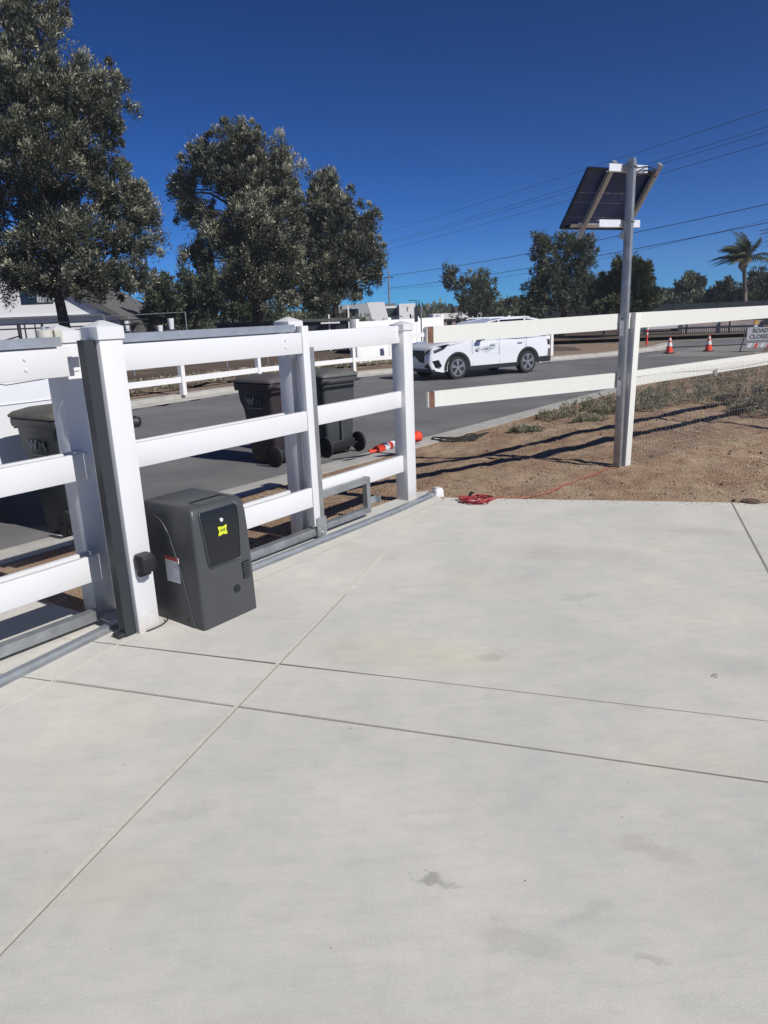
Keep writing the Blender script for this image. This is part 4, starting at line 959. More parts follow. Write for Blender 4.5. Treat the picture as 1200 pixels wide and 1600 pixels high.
# street sign seen edge-on
t = thing("street_sign", "dark street sign seen edge-on above the SUV's bonnet", "sign", (1.80, 30, zr(30)+.1), R(62))
MB().cyl((0,0,0),(0,0,2.15),.028,n=10).build("pole", m_galvd, t, 40); tbox("sign_plate", m_dark, t, -.30, .0, .14, .16, 1.55, 2.12); tbox("sign_bracket", m_galvd, t, -.05, .0, -.02, .16, 1.75, 1.80)
t = thing("short_pole", "slim far pole with a small box on top, between street sign and tree", "pole", (10.0, 88, -0.5), 0)
MB().cyl((0,0,0),(0,0,2.9),.06,n=8).build("pole", m_galvd, t, 40); tbox("box", m_galvd, t, -.25, .25, -.1, .1, 2.3, 2.7)

# white house on the left
h = thing("white_house", "white house with a dark roof slope behind the biggest tree", "house", (-20, 48, -0.35), 0)
m = MB(); m.loft([[(-9,0,0),(3.6,0,0),(3.6,0,2.45),(-9,0,2.45)], [(-9,9,0),(3.6,9,0),(3.6,9,2.45),(-9,9,2.45)]]); m.build("wall", m_wallw, h)
m = MB(); gpts = [(-9,2.52),(3.25,2.52),(2.6,2.75),(-2.8,6.1),(-9,6.1)]
m.loft([[(x,-0.02,z) for x, z in gpts], [(x,8,z) for x, z in gpts]]); m.build("gable_wall", m_wallw, h)
m = MB(); rp = [(2.3,2.95),(-2.8,6.15),(-2.8,6.4),(2.9,3.0),(4.7,1.95),(4.35,1.85)]
m.loft([[(x,-0.35,z) for x, z in rp], [(x,9.4,z) for x, z in rp]]); m.build("roof", m_roof, h)
m = MB(); m.loft([[(3.62,.5,0),(4.7,.5,0),(4.7,.5,1.9),(3.62,.5,2.3)],[(3.62,9,0),(4.7,9,0),(4.7,9,1.9),(3.62,9,2.3)]]); m.build("side_porch", m_roof, h)
tbox("eave_board", m_galvd, h, -9, 3.7, -0.25, 0.0, 2.45, 2.56)
w = tbox("window", m_dark, h, -2.45, -0.45, -.05, .05, 3.30, 4.42)
tbox("window_pane", m_glass, w, -2.38, -1.5, -.07, -.04, 3.37, 4.36); tbox("curtained_pane", material("pale_curtain",(0.30,0.32,0.33),0.8), w, -1.42, -0.52, -.07, -.04, 3.37, 4.36)
for i in range(5): tbox("curtain_fold", m_labelw, w, -1.38+i*.17, -1.34+i*.17, -.085, -.068, 3.4, 4.34)
# dark pipe railing
rl = thing("pipe_railing", "dark pipe railing in front of the white house on the left", "railing", (-12.6, 24, -0.2), math.atan2(0.4, 4.2))
Lr = 5.2
for z in (1.86, 1.72): MB().tube([(-3,0,z),(Lr,0,z)], .022, 8).build("rail", m_dark, rl, 60)
MB().tube([(-3,0,1.30),(Lr,0,1.30)], .012, 6).build("rail", m_dark, rl, 60)
for x, r in ((-2,.03),(0.28,.03),(1.12,.06),(1.30,.025),(1.62,.022),(1.84,.045),(4.15,.022)): MB().cyl((x,0,0),(x,0,1.85),r,n=8).build("upright", m_dark, rl, 40)
MB().tube([(-1.5,-.1,0.85),(0.5,-.1,1.35),(1.15,-.1,1.5)], .022, 6).build("stair_rail", m_dark, rl, 60)
for z in (1.1, .9): MB().tube([(-3,0,z),(Lr,0,z)], .008, 5).build("rail", m_dark, rl, 60)
MB().tube([(1.9,0,1.63),(3.3,0,1.63),(3.3,0,1.5)], .018, 6).build("rail", m_galvd, rl, 60)
# corral frame
cf = thing("pipe_corral", "thin pipe frame standing among clutter right of the white house", "frame", (-12.4, 34, -0.2), 0)
for z in (2.14, 1.9, 1.7, 1.5, 1.3): MB().tube([(0,0,z-.06),(3.78 if z > 2 else 1.2,0,z)], .022 if z > 2 else .012, 6).build("rail", m_galvd if z > 2 else m_dark, cf, 60)
for x in (0.1, 1.2, 3.78): MB().cyl((x,0,0),(x,0,2.14),.025,n=8).build("upright", m_galvd, cf, 40)
# yard corral rails
yc = thing("corral_fence", "dark pipe corral across the yard behind the ranch fence", "fence", (-9.5, 23.5, -0.15), math.atan2(7, 7.5))
for z in (0.35, 0.72, 1.08): MB().tube([(0,0,z),(9,0,z-.02)], .022, 6).build("rail", m_galvd, yc, 60)
for i in range(6): MB().cyl((i*1.8,0,0),(i*1.8,0,1.12),.03,n=8).build("post", m_galvd, yc, 40)
# dark shed between the trees, screened panels
t = thing("dark_shed", "low black-walled shed between the trunks of the middle trees", "shed", (-2.05, 40, -0.3), 0)
tbox("wall", m_dark, t, -6.5, 1.05, 0, 2.5, 0, 1.55); tbox("roof", m_roof, t, -6.6, 1.15, -.15, 2.6, 1.55, 1.68)
for x in (-0.5, 0.55): tbox("white_post", m_wallw, t, x, x+.07, -.1, -.02, 0, 1.9 if x < 0 else 2.3)
tbox("white_shelf", m_wallw, t, -.9, .1, -.3, -.05, 1.42, 1.50)
# clutter in the yard
rr = random.Random(21); st0 = None
for i, (px, py) in enumerate([(-9.2,21.0),(-8.0,21.6),(-7.3,20.7),(-6.2,22.8),(-5.4,24.5),(-4.6,25.6),(-2.2,27.6),(-3.0,26.7)]):
    bm = bmesh.new(); bmesh.ops.create_icosphere(bm, subdivisions=2, radius=.22)
    for v in bm.verts: v.co *= 0.75+rr.random()*.5; v.co.z *= .65
    mb = MB().take(bm); o = mb.build("stone", m_stone, None); o.location = (px, py, zr(py)+.22); o.rotation_euler = (0,0,rr.random()*3)
    tag(o, "pale stone among the clutter in the yard behind the ranch fence", "stone", "stones in the far yard")
pt = None
for i, (px, py) in enumerate([(-13.6,36),(-12.9,35.5),(-12.1,36.4),(-11.2,35.2),(-10.6,36.6),(-9.7,35.4),(-7.9,36.2)]):
    t = thing("white_bucket", "small white tub on a dark stand in the clutter beneath the far-left trees", "bucket", (px, py, -0.2), rr.random(), "white tubs in the clutter")
    MB().loft([rrect(-.11,.11,-.11,.11,.08,0.9+.25*(i%3),4), rrect(-.15,.15,-.15,.15,.12,1.3+.3*(i%3),4)]).build("tub", m_labelw, t, 40)
    tbox("stand", m_dark, t, -.3, .3, -.2, .2, 0, .9+.25*(i%3))

# right-hand background: cones, road closed sign, delineator, screened fence
def cone(loc, label, group="orange traffic cones by the closed road"):
    t = thing("traffic_cone", label, "traffic cone", loc, .2, group)
    t.scale = (.86,.86,.86)
    MB().box(-.19,.19,-.19,.19,0,.04,.01).build("base", m_black, t, 40)
    def ring(z): return [(r*math.cos(a), r*math.sin(a), z) for r in (0.145*(1-(z-.04)/.80)+.022,) for a in [2*math.pi*k/20 for k in range(20)]]
    MB().loft([ring(.04), ring(.32)]).build("lower_cone", m_orange, t, 50)
    MB().loft([ring(.32), ring(.50)]).build("reflective_band", m_refl, t, 50); MB().loft([ring(.50), ring(.58)]).build("orange_band", m_orange, t, 50)
    MB().loft([ring(.58), ring(.68)]).build("reflective_band", m_refl, t, 50); MB().loft([ring(.68), ring(.74)]).build("cone_tip", m_orange, t, 50)
    return t
cone((11.75, 29.7, -0.45), "orange traffic cone just right of the steel pole, beside the thin red marker")
cone((13.42, 29.9, -0.45), "orange traffic cone in the middle of the road opening, left of the sign")
cone((15.95, 29.3, -0.45), "orange traffic cone in front of the ROAD CLOSED sign at the right edge")
t = thing("red_marker", "thin red upright road marker left of the two cones", "road marker", (12.6, 34.6, -0.46), 0)
MB().box(-.2,.2,-.2,.2,0,.05,.01).build("base", m_black, t, 40); MB().cyl((0,0,.05),(0,0,1.05),.045,.04,12).build("tube", m_orange, t, 40)
for z in (.55, .8): MB().cyl((0,0,z),(0,0,z+.1),.047,n=12).build("reflective_band", m_refl, t, 40)
MB().cyl((0,0,1.05),(0,0,1.14),.02,n=8).build("loop", m_orange, t, 40)
m_sink = material("faded_sign_letters", (0.11,0.11,0.12), 0.7)
t = thing("road_closed_sign", "white ROAD CLOSED sign with a small lamp on top, at the right edge", "sign", (14.74, 28.5, -0.45), R(-3))
m_signw = material("sign_white", (0.42,0.43,0.45), 0.5)
MB().box(-.50,.50,-.012,.012,.44,.92,.004).build("sign_board", m_signw, t)
text("sign_words", "ROAD", 0.21, m_sink, t, frame((0,-.016,.80), (1,0,0), (0,0,1)), .003, .008)
text("sign_words", "CLOSED", 0.21, m_sink, t, frame((0,-.016,.57), (1,0,0), (0,0,1)), .003, .006)
MB().box(-.50,.50,-.03,.0,.16,.34,.004).build("lower_board", m_signw, t)
for i in range(4): MB().loft([[(-.46+i*.24,-.034,.17),(-.36+i*.24,-.034,.17),(-.28+i*.24,-.034,.33),(-.38+i*.24,-.034,.33)],[(-.46+i*.24,-.031,.17),(-.36+i*.24,-.031,.17),(-.28+i*.24,-.031,.33),(-.38+i*.24,-.031,.33)]]).build("stripe", m_orange if i%2 else m_refl, t)
for x in (-.5,.5): MB().beam((x,.02,0),(x,.02,1.05),.05,.03).build("leg", m_galvd, t); MB().beam((x,.5,0),(x,.02,.95),.04,.03).build("brace", m_galvd, t)
lp = MB().box(-.26,-.14,-.03,.03,.93,1.02,.01).build("lamp_base", m_refl, t); MB().cyl((-.2,-.05,1.11),(-.2,.05,1.11),.08,n=20).build("lamp_lens", material("amber_lens",(0.6,0.32,0.06),0.3), t, 40)

sf = thing("screened_fence", "long fence with black windscreen cloth along the far side of the cross street", "fence", (0,0,0))
for i in range(16):
    x0 = 12.5+i*3.0
    y0 = 54-(x0-22)*.15; y1 = 54-(x0+3-22)*.15
    board((x0+.05,y0,0), (x0+2.95,y1,0), -.5, 1.35, -.5, 1.35, .03, "screen_panel", m_dark, 0, sf)
    o = MB().cyl((0,0,-.5),(0,0,1.45),.04,n=8).build("post", m_dark, sf); o.location = (x0,y0,0)
m_stw = material("stone_wall", (0.55,0.46,0.42), 0.95, 0, 0.2, 2, 0.6, 8)
sw = thing("iron_fence", "black iron picket fence on a low pinkish wall beyond the cones", "fence", (15.2, 44.2, -0.45), math.atan2(-1.2, 7.6))
tbox("low_wall", m_stw, sw, 2.9, 7.4, 0.3, 0.6, 0, 0.75)
for z in (.15, .95): MB().box(-4,7.8,-.02,.02,z,z+.04).build("rail", m_dark, sw)
pk = None
for i in range(118):
    if pk is None: o = pk = MB().box(-.009,.009,-.009,.009,.02,1.05).build("picket", m_dark, sw)
    else: o = pk.copy(); C.objects.link(o)
    o.location = (-4+i*.1, 0, 0)
for i in range(6): MB().box(-4.04+i*2.36,-3.96+i*2.36,-.04,.04,0,1.2).build("post", m_dark, sw)
# car behind the iron fence
wc = thing("parked_car", "white car half hidden behind the iron picket fence, far right", "car", (19.7, 48.5, -0.45), R(172))
prof2 = [(-.9,.35),(3.3,.3),(3.45,.6),(3.2,.8),(2.3,.92),(1.6,1.38),(.1,1.42),(-.6,1.0),(-.95,.9)]
MB().loft([[(x,y*(1-.15*max(0,(z-.9)/.5)),z) for x, z in prof2] for y in (-.85,-.8,.8,.85)]).build("body", m_paint, wc, 38)
for pts in ([(.2,.95),(1.0,.95),(1.0,1.34),(.25,1.34)], [(1.08,.95),(2.1,.95),(1.55,1.3),(1.08,1.34)]):
    for y in (.86,-.86): MB().loft([[(x,y*(1-.13*(z-.9)/.5),z) for x, z in pts],[(x,(y+math.copysign(.02,y))*(1-.13*(z-.9)/.5),z) for x, z in pts]]).build("side_window", m_glass, wc)
for x in (0, 2.6):
    for y, sg in ((.75,1),(-.75,-1)): wheel(wc, x, y, .32, .2, sg)
# pale rubble past the SUV
sb = thing("rubble_pile", "pale rubble pile under the far trees left of the steel pole", "rubble", (15.2, 54, -.45), 0)
rr = random.Random(8)
for i in range(14):
    bm = bmesh.new(); bmesh.ops.create_icosphere(bm, subdivisions=1, radius=.25+.15*rr.random())
    for v in bm.verts: v.co *= .8+rr.random()*.4
    o = MB().take(bm).build("chunk", m_stone, sb); o.location = (rr.uniform(-1.2,1.2), rr.uniform(-.3,.3), rr.uniform(.1,.35))

# utility pole and overhead lines
up = thing("utility_pole", "slim utility pole rising beside the right edge of the right-hand tree", "utility pole", (1.66, 90, -0.5), 0)
MB().cyl((0,0,0),(0,0,6.9),.13,.10,10).build("pole", m_galvd, up, 40); MB().box(-.6,.6,-.05,.05,6.0,6.12).build("crossarm", m_bark, up)
MB().box(-.55,.75,-.3,.3,0,3.1).build("equipment_box", m_galvd, up)
def wire(a, b_, sag, r, label, grp):
    pts = []
    for i in range(25):
        q = i/24; p = Vector(a).lerp(Vector(b_), q); p.z -= sag*4*q*(1-q); pts.append(p)
    o = MB().tube(pts, r, 5).build("overhead_line", m_wire, None, 60); tag(o, label, "power line", grp)
m_wire = material("wire", (0.03,0.03,0.035), 0.6)
# lower pair: from the slim pole to beyond the right edge
wire((1.65,90,5.75), (23.4,45,6.85), 0.35, .022, "upper of the two dark cables crossing low behind the solar panel pole", None)
wire((1.60,90,4.35), (23.4,45,5.82), 0.35, .022, "lower of the two dark cables crossing low behind the solar panel pole", None)
wire((1.60,90,4.25), (25.5,45,6.45), 0.9, .010, "thin faint wire between the two dark low cables", None)
g = "faint high transmission lines"
for za, zb in ((16.9,15.5),(15.2,14.0),(14.5,13.1),(13.0,13.3-1.0)):
    pass
hi = [((1.5,140,16.6),(31.0,60,15.4)), ((1.4,140,14.4),(31.0,60,14.2)), ((1.4,140,13.9),(31.0,60,13.85)), ((1.35,140,12.8),(31.0,60,13.05))]
lab = ["topmost of the faint high lines running up behind the solar panel", "second from top of the faint high lines behind the solar panel", "third from top of the faint high lines behind the solar panel", "lowest of the faint high lines running up behind the solar panel"]
for (a, b_), l_ in zip(hi, lab):
    a = Vector(a); b_ = Vector(b_); a2 = a + (a-b_)*0.9; a2.z = a.z
    wire(a2, b_, 0.6, .02, l_, None)
# ================================================================ trees and plants
def foliage(name, mat, parent, clumps, nleaf, llen, lwid, up=0.55, seed=1, tip=0.16, spread=1.0, flat=0.6):
    """clumps: (x,y,z,rx,rz,tint,ox,oy,oz); many narrow leaf quads in one mesh"""
    g = np.random.default_rng(seed); cl = np.array(clumps); n = len(cl)*nleaf
    idx = np.repeat(np.arange(len(cl)), nleaf); c = cl[idx]
    d = g.normal(size=(n,3)); d /= np.linalg.norm(d, axis=1)[:,None]
    rad = g.random(n)**0.62
    pos = c[:,:3] + d*rad[:,None]*np.stack([c[:,3], c[:,3], c[:,4]], 1)*spread
    outv = c[:,6:9]
    ax = d*0.9 + outv*0.7 + np.array([0,0,up]) + g.normal(size=(n,3))*0.45
    ax /= np.linalg.norm(ax, axis=1)[:,None]
    sd_ = np.cross(ax, g.normal(size=(n,3))); sd_ /= np.linalg.norm(sd_, axis=1)[:,None]+1e-9
    L_ = llen*(0.6+0.8*g.random(n)); w = lwid*(0.6+0.8*g.random(n))
    p0 = pos; p2 = pos+ax*L_[:,None]; mid = pos+ax*(L_*0.5)[:,None]
    v = np.empty((n,4,3)); v[:,0] = p0; v[:,1] = mid+sd_*(w/2)[:,None]; v[:,2] = p2; v[:,3] = mid-sd_*(w/2)[:,None]
    me = bpy.data.meshes.new(name); me.vertices.add(n*4); me.vertices.foreach_set('co', v.ravel())
    me.loops.add(n*4); me.loops.foreach_set('vertex_index', np.arange(n*4)); me.polygons.add(n)
    me.polygons.foreach_set('loop_start', np.arange(0, n*4, 4))
    try: me.polygons.foreach_set('loop_total', np.full(n, 4))
    except Exception: pass
    me.update(calc_edges=True)
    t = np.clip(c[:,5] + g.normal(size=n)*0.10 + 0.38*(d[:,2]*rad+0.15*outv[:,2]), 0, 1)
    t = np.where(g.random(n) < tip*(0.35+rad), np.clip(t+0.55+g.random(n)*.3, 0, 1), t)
    at = me.attributes.new('tint', 'FLOAT', 'FACE'); at.data.foreach_set('value', t.astype(np.float32))
    me.materials.append(mat); o = bpy.data.objects.new(name, me); C.objects.link(o)
    if parent: o.parent = parent
    return o
def make_tree(label, base, blobs, lean=0.0, trunk_r=0.3, nclump=22, nleaf=110, llen=0.25, lwid=0.07, mat=None, bark=None, seed=1, csize=0.45, tip=0.16, up=0.55, group=None, trunk_top=None, name="tree", twigs=0, cat="tree", flat_base=True, pale=0.12):
    g = random.Random(seed); t = thing(name, label, cat, base, 0, group); B = Vector(base)
    tot = []; cen = Vector((0,0,0))
    bl = [(Vector(b[:3])-B, b[3], b[4]) for b in blobs]
    area = sum(rx*rz_ for _, rx, rz_ in bl); zs = [p.z for p, _, _ in bl]; zmin, zmax = min(zs), max(zs)
    cx = sum(p.x*rx*rz_ for p, rx, rz_ in bl)/area; cy = sum(p.y*rx*rz_ for p, rx, rz_ in bl)/area
    clumps = []; limbs = []
    for p, rx, rz_ in bl:
        k = max(6, int(nclump*len(bl)*rx*rz_/area*1.25))
        for i in range(k):
            while True:
                d = Vector((g.gauss(0,1), g.gauss(0,1), g.gauss(0,1)))
                if d.length > .1: break
            d.normalize(); q = g.random()**0.4
            c = p + Vector((d.x*rx*q*0.80, d.y*rx*q*0.80, d.z*rz_*q*0.84))
            s = csize*0.70*(0.5+1.1*g.random()**1.5)
            if g.random() < 0.16:
                c = p + Vector((d.x*rx, d.y*rx, d.z*rz_))*g.uniform(0.85, 1.14); s *= 0.6
            o = (c-Vector((cx, cy, c.z*.8+zmin*.2))); o = o.normalized() if o.length > .01 else Vector((0,0,1))
            tint = 0.05+0.35*g.random()
            if g.random() < pale*2: tint += 0.38
            clumps.append((c.x, c.y, c.z, s*0.9, s*1.15, tint, o.x, o.y, o.z)); 
            if i % 5 == 0: limbs.append(c)
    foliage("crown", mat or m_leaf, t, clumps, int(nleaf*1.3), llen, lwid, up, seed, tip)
    tt = trunk_top or Vector((cx, cy, zmin+(zmax-zmin)*0.75)); tm = MB()
    pts = []; rs = []
    for i in range(9):
        q = i/8; pts.append(Vector((0,0,-0.3)).lerp(Vector((tt.x, tt.y, tt.z)), q) + Vector((math.sin(q*5+seed)*.12*trunk_r/.3, math.cos(q*4)*.12, 0))*(1 if i else 0)); rs.append(trunk_r*(1.25 if i == 0 else 1-.85*q))
    tm.tube(pts, rs, 10)
    tm.build("trunk", bark or m_bark, t, 60)
    lm = MB()
    for c in limbs:
        # leave the trunk a bit below the clump
        zq = max(min(.6, 0.9*(zmin-.3*csize)/max(tt.z,.1)), min(0.95, (c.z - 0.35*Vector((c.x-tt.x*.6, c.y-tt.y*.6)).length)/max(tt.z, .1)))
        a = Vector((tt.x*zq, tt.y*zq, tt.z*zq)); m_ = a.lerp(c, .5)+Vector((g.uniform(-.2,.2), g.uniform(-.2,.2), 0.12*(c-a).length)); 
        r = trunk_r*(0.10+0.22*(1-zq))
        lm.tube([a, m_, c], [r, r*.55, r*.18], 5)
    for _ in range(twigs):
        c = g.choice(limbs); e = c+Vector((g.uniform(-1,1), g.uniform(-1,1), g.uniform(.3,1.4)))*csize*2.2
        lm.tube([c, c.lerp(e,.5)+Vector((g.uniform(-.1,.1),0,.05)), e], [.03,.018,.006], 4)
    lm.build("limbs", bark or m_bark, t, 60)
    return t
big=[(-10.73, 26.62, 11.06, 1.23, 1.23),(-11.2, 26.29, 9.16, 1.55, 1.45),(-9.78, 26.83, 9.06, 1.48, 1.27),(-8.72, 26.59, 8.49, 1.05, 1.26),(-10.81, 26.07, 7.21, 1.88, 1.46),(-9.26, 26.86, 6.92, 1.3, 1.3),(-11.87, 27.9, 5.75, 2.05, 1.37),(-8.95, 27.39, 5.78, 1.23, 1.12),(-7.93, 27.22, 5.51, 0.78, 0.78),(-10.1, 26.4, 4.47, 1.97, 1.09),(-8.24, 27.04, 4.36, 1.12, 0.78),(-12.07, 26.68, 3.94, 1.33, 1.0),(-9.65, 26.45, 3.21, 1.55, 0.78),(-8.5, 26.58, 2.96, 1.01, 0.67),(-11.53, 26.66, 3.08, 1.12, 0.56),(-13.03, 27.31, 3.38, 0.69, 0.92),(-13.54, 27.63, 8.23, 1.76, 2.64),(-14.17, 27.44, 5.57, 1.35, 2.02),(-11.26, 27.36, 12.95, 1.03, 1.45)]
mid=[(-6.09, 37.54, 9.49, 1.36, 0.91),(-7.57, 37.68, 8.6, 1.52, 1.22),(-9.01, 38.12, 7.59, 0.87, 1.09),(-8.53, 38.27, 6.58, 1.1, 0.69),(-6.12, 38.66, 7.86, 1.73, 1.73),(-4.65, 38.51, 8.36, 1.25, 1.72),(-5.12, 37.17, 5.88, 1.84, 1.69),(-7.36, 38.16, 5.49, 1.42, 1.27),(-3.93, 38.13, 6.83, 0.69, 1.31),(-8.66, 38.01, 4.78, 0.95, 0.63),(-6.09, 37.35, 3.89, 1.88, 1.41),(-4.58, 37.96, 4.17, 1.43, 1.59),(-5.25, 37.31, 2.66, 1.58, 1.11),(-7.0, 38.44, 3.06, 0.97, 0.81)]
right=[(-2.44, 43.28, 8.61, 0.71, 0.92),(-2.85, 43.05, 7.44, 0.99, 1.41),(-1.82, 42.75, 6.71, 1.16, 1.59),(-3.71, 43.54, 5.86, 1.26, 1.45),(-2.3, 43.14, 4.76, 1.8, 1.8),(-1.0, 43.41, 5.75, 1.01, 1.37),(-0.17, 43.19, 6.53, 0.5, 0.86),(-0.32, 43.01, 4.67, 1.01, 1.26),(-3.45, 42.85, 3.41, 1.63, 1.63),(-1.36, 43.14, 3.34, 1.31, 1.24),(0.1, 42.97, 3.56, 0.47, 0.65),(-3.31, 42.54, 2.43, 1.3, 0.79)]
b1=[(-14.1, 49.74, 3.49, 1.26, 1.26),(-14.22, 50.48, 2.49, 1.5, 1.2)]
b2=[(-11.89, 51.2, 3.86, 1.64, 1.51),(-10.67, 51.16, 2.99, 1.73, 1.39),(-12.73, 52.23, 2.45, 1.77, 1.11)]
b3=[(-10.28, 57.71, 2.06, 1.28, 0.88),(-9.13, 58.02, 2.26, 0.59, 0.99)]
sparse=[(6.05, 59.98, 4.21, 0.71, 0.71),(6.39, 59.85, 3.47, 0.91, 0.56),(8.32, 60.69, 3.43, 1.33, 1.23),(7.75, 59.47, 1.95, 1.67, 1.22),(9.08, 59.92, 2.15, 0.87, 1.02)]
euc=[(10.62, 47.7, 5.16, 0.96, 0.8),(12.13, 48.16, 5.33, 1.13, 0.8),(13.05, 47.81, 5.08, 0.8, 0.8),(11.07, 47.8, 3.82, 1.33, 1.13),(13.03, 48.35, 3.78, 1.34, 1.14),(10.29, 47.8, 2.7, 1.05, 1.01),(12.0, 48.12, 2.25, 1.96, 1.23),(13.71, 48.4, 2.39, 0.95, 1.23),(9.87, 47.69, 1.74, 0.73, 0.73)]
green=[(14.65, 43.44, 3.44, 1.21, 0.66),(15.33, 43.73, 2.9, 0.96, 0.81),(14.06, 44.34, 2.44, 1.24, 1.05),(15.72, 44.13, 1.83, 1.05, 0.9),(13.88, 43.61, 1.36, 1.42, 0.67)]
far1=[(16.27, 89.66, 1.46, 1.91, 0.99),(18.54, 89.54, 1.66, 1.37, 0.99),(14.78, 89.93, 1.07, 1.54, 0.69)]
far2=[(32.6, 84.42, 1.84, 1.22, 0.94)]
far3=[(35.37, 84.34, 2.9, 1.65, 1.43),(35.27, 84.74, 1.53, 1.81, 1.08)]
dark=[(30.82, 66.64, 2.13, 1.36, 0.96),(32.43, 66.34, 1.62, 1.41, 0.85),(34.27, 66.75, 2.27, 1.59, 1.48),(29.76, 65.44, 1.44, 1.12, 0.67),(35.68, 65.63, 2.02, 1.68, 1.56)]

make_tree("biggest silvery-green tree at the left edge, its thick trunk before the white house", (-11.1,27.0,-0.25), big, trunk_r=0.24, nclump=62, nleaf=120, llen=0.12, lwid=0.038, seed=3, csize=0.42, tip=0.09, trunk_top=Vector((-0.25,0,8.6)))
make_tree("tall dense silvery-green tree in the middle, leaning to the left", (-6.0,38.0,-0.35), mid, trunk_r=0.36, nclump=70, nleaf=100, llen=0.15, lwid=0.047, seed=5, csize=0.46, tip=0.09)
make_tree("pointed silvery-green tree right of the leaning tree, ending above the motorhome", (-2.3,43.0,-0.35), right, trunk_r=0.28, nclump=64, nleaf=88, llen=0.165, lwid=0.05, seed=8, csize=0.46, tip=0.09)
make_tree("low dark tree just right of the biggest tree, behind the pipe frame", (-15.3,50.0,-0.35), b1, trunk_r=0.2, nclump=55, nleaf=44, llen=0.3, lwid=0.1, seed=9, csize=0.5, mat=m_leaf2, tip=.08)
make_tree("dark bushy tree low between the biggest tree and the leaning tree", (-13.2,52.0,-0.35), b2, trunk_r=0.22, nclump=55, nleaf=44, llen=0.3, lwid=0.1, seed=10, csize=0.5, mat=m_leaf2, tip=.08)
make_tree("small olive tree glimpsed under the leaning tree's left side", (-11.0,58.0,-0.35), b3, trunk_r=0.15, nclump=40, nleaf=33, llen=0.3, lwid=0.11, seed=11, csize=0.5, mat=m_leaf3, tip=.1)
make_tree("scraggly tree with a sparse side branch, standing alone left of the SUV's roof", (7.9,60.0,-0.45), sparse, trunk_r=0.22, nclump=38, nleaf=28, llen=0.28, lwid=0.075, seed=12, csize=0.36, mat=m_leaf2, tip=.08, twigs=26)
make_tree("tall loose eucalyptus below the solar panel", (12.0,48.0,-0.45), euc, trunk_r=0.3, nclump=52, nleaf=33, llen=0.24, lwid=0.06, seed=13, csize=0.32, mat=m_leaf2, tip=.08, up=-.2, twigs=20, pale=.05)
make_tree("broad bright green tree right behind the steel pole", (15.0,44.0,-0.45), green, trunk_r=0.22, nclump=55, nleaf=44, llen=0.22, lwid=0.085, seed=14, csize=0.34, mat=m_leaf3, tip=.05, twigs=30)
make_tree("low dark tree far off between the scraggly tree and the eucalyptus", (17.0,90.0,-0.5), far1, trunk_r=0.3, nclump=55, nleaf=27, llen=0.45, lwid=0.2, seed=15, csize=0.6, mat=m_leaf2, tip=.05)
make_tree("small round tree far off, right of the bright green tree", (33.0,85.0,-0.5), far2, trunk_r=0.25, nclump=70, nleaf=27, llen=0.4, lwid=0.18, seed=16, csize=0.5, mat=m_leaf2, tip=.05)
make_tree("rounded dark tree far off, left of the palm", (36.0,84.0,-0.5), far3, trunk_r=0.3, nclump=80, nleaf=33, llen=0.4, lwid=0.18, seed=17, csize=0.55, mat=m_leaf2, tip=.05)
make_tree("wide dark tree mass behind the palm at the right edge", (33.0,66.0,-0.5), dark, trunk_r=0.35, nclump=55, nleaf=38, llen=0.35, lwid=0.14, seed=18, csize=0.6, mat=m_leaf2, tip=.05)
# hedge-like undergrowth behind the screened fence and in the far yard
hl = []
g_ = random.Random(4)
for i in range(60): hl.append((21+i*.75, 70+g_.uniform(-2,2)-(i*.15), g_.uniform(0.4,2.4), 1.1, .8, .12+.3*g_.random(), 0, 0, 1))
for i in range(40): hl.append((9.5+i*.42, 64+g_.uniform(-1,2), g_.uniform(-.2,1.2), .9, .7, .12+.3*g_.random(), 0, 0, 1))
for i in range(46): hl.append((-26+i*.55, 57+g_.uniform(-2,2), g_.uniform(0.0,1.5), 1.0, .7, .12+.35*g_.random(), 0, 0, 1))
tag(foliage("undergrowth", m_leaf2, None, hl, 140, .4, .16, .4, 31, .06), kind='stuff')
fr = []
for i in range(150): fr.append((g_.uniform(-60,140), g_.uniform(120,190), g_.uniform(-.3,1.6), 3.2, 1.4, .1+.3*g_.random(), 0, 0, 1))
tag(foliage("distant_trees", m_leaf2, None, fr, 70, 1.2, .6, .4, 32, .03), kind='stuff')

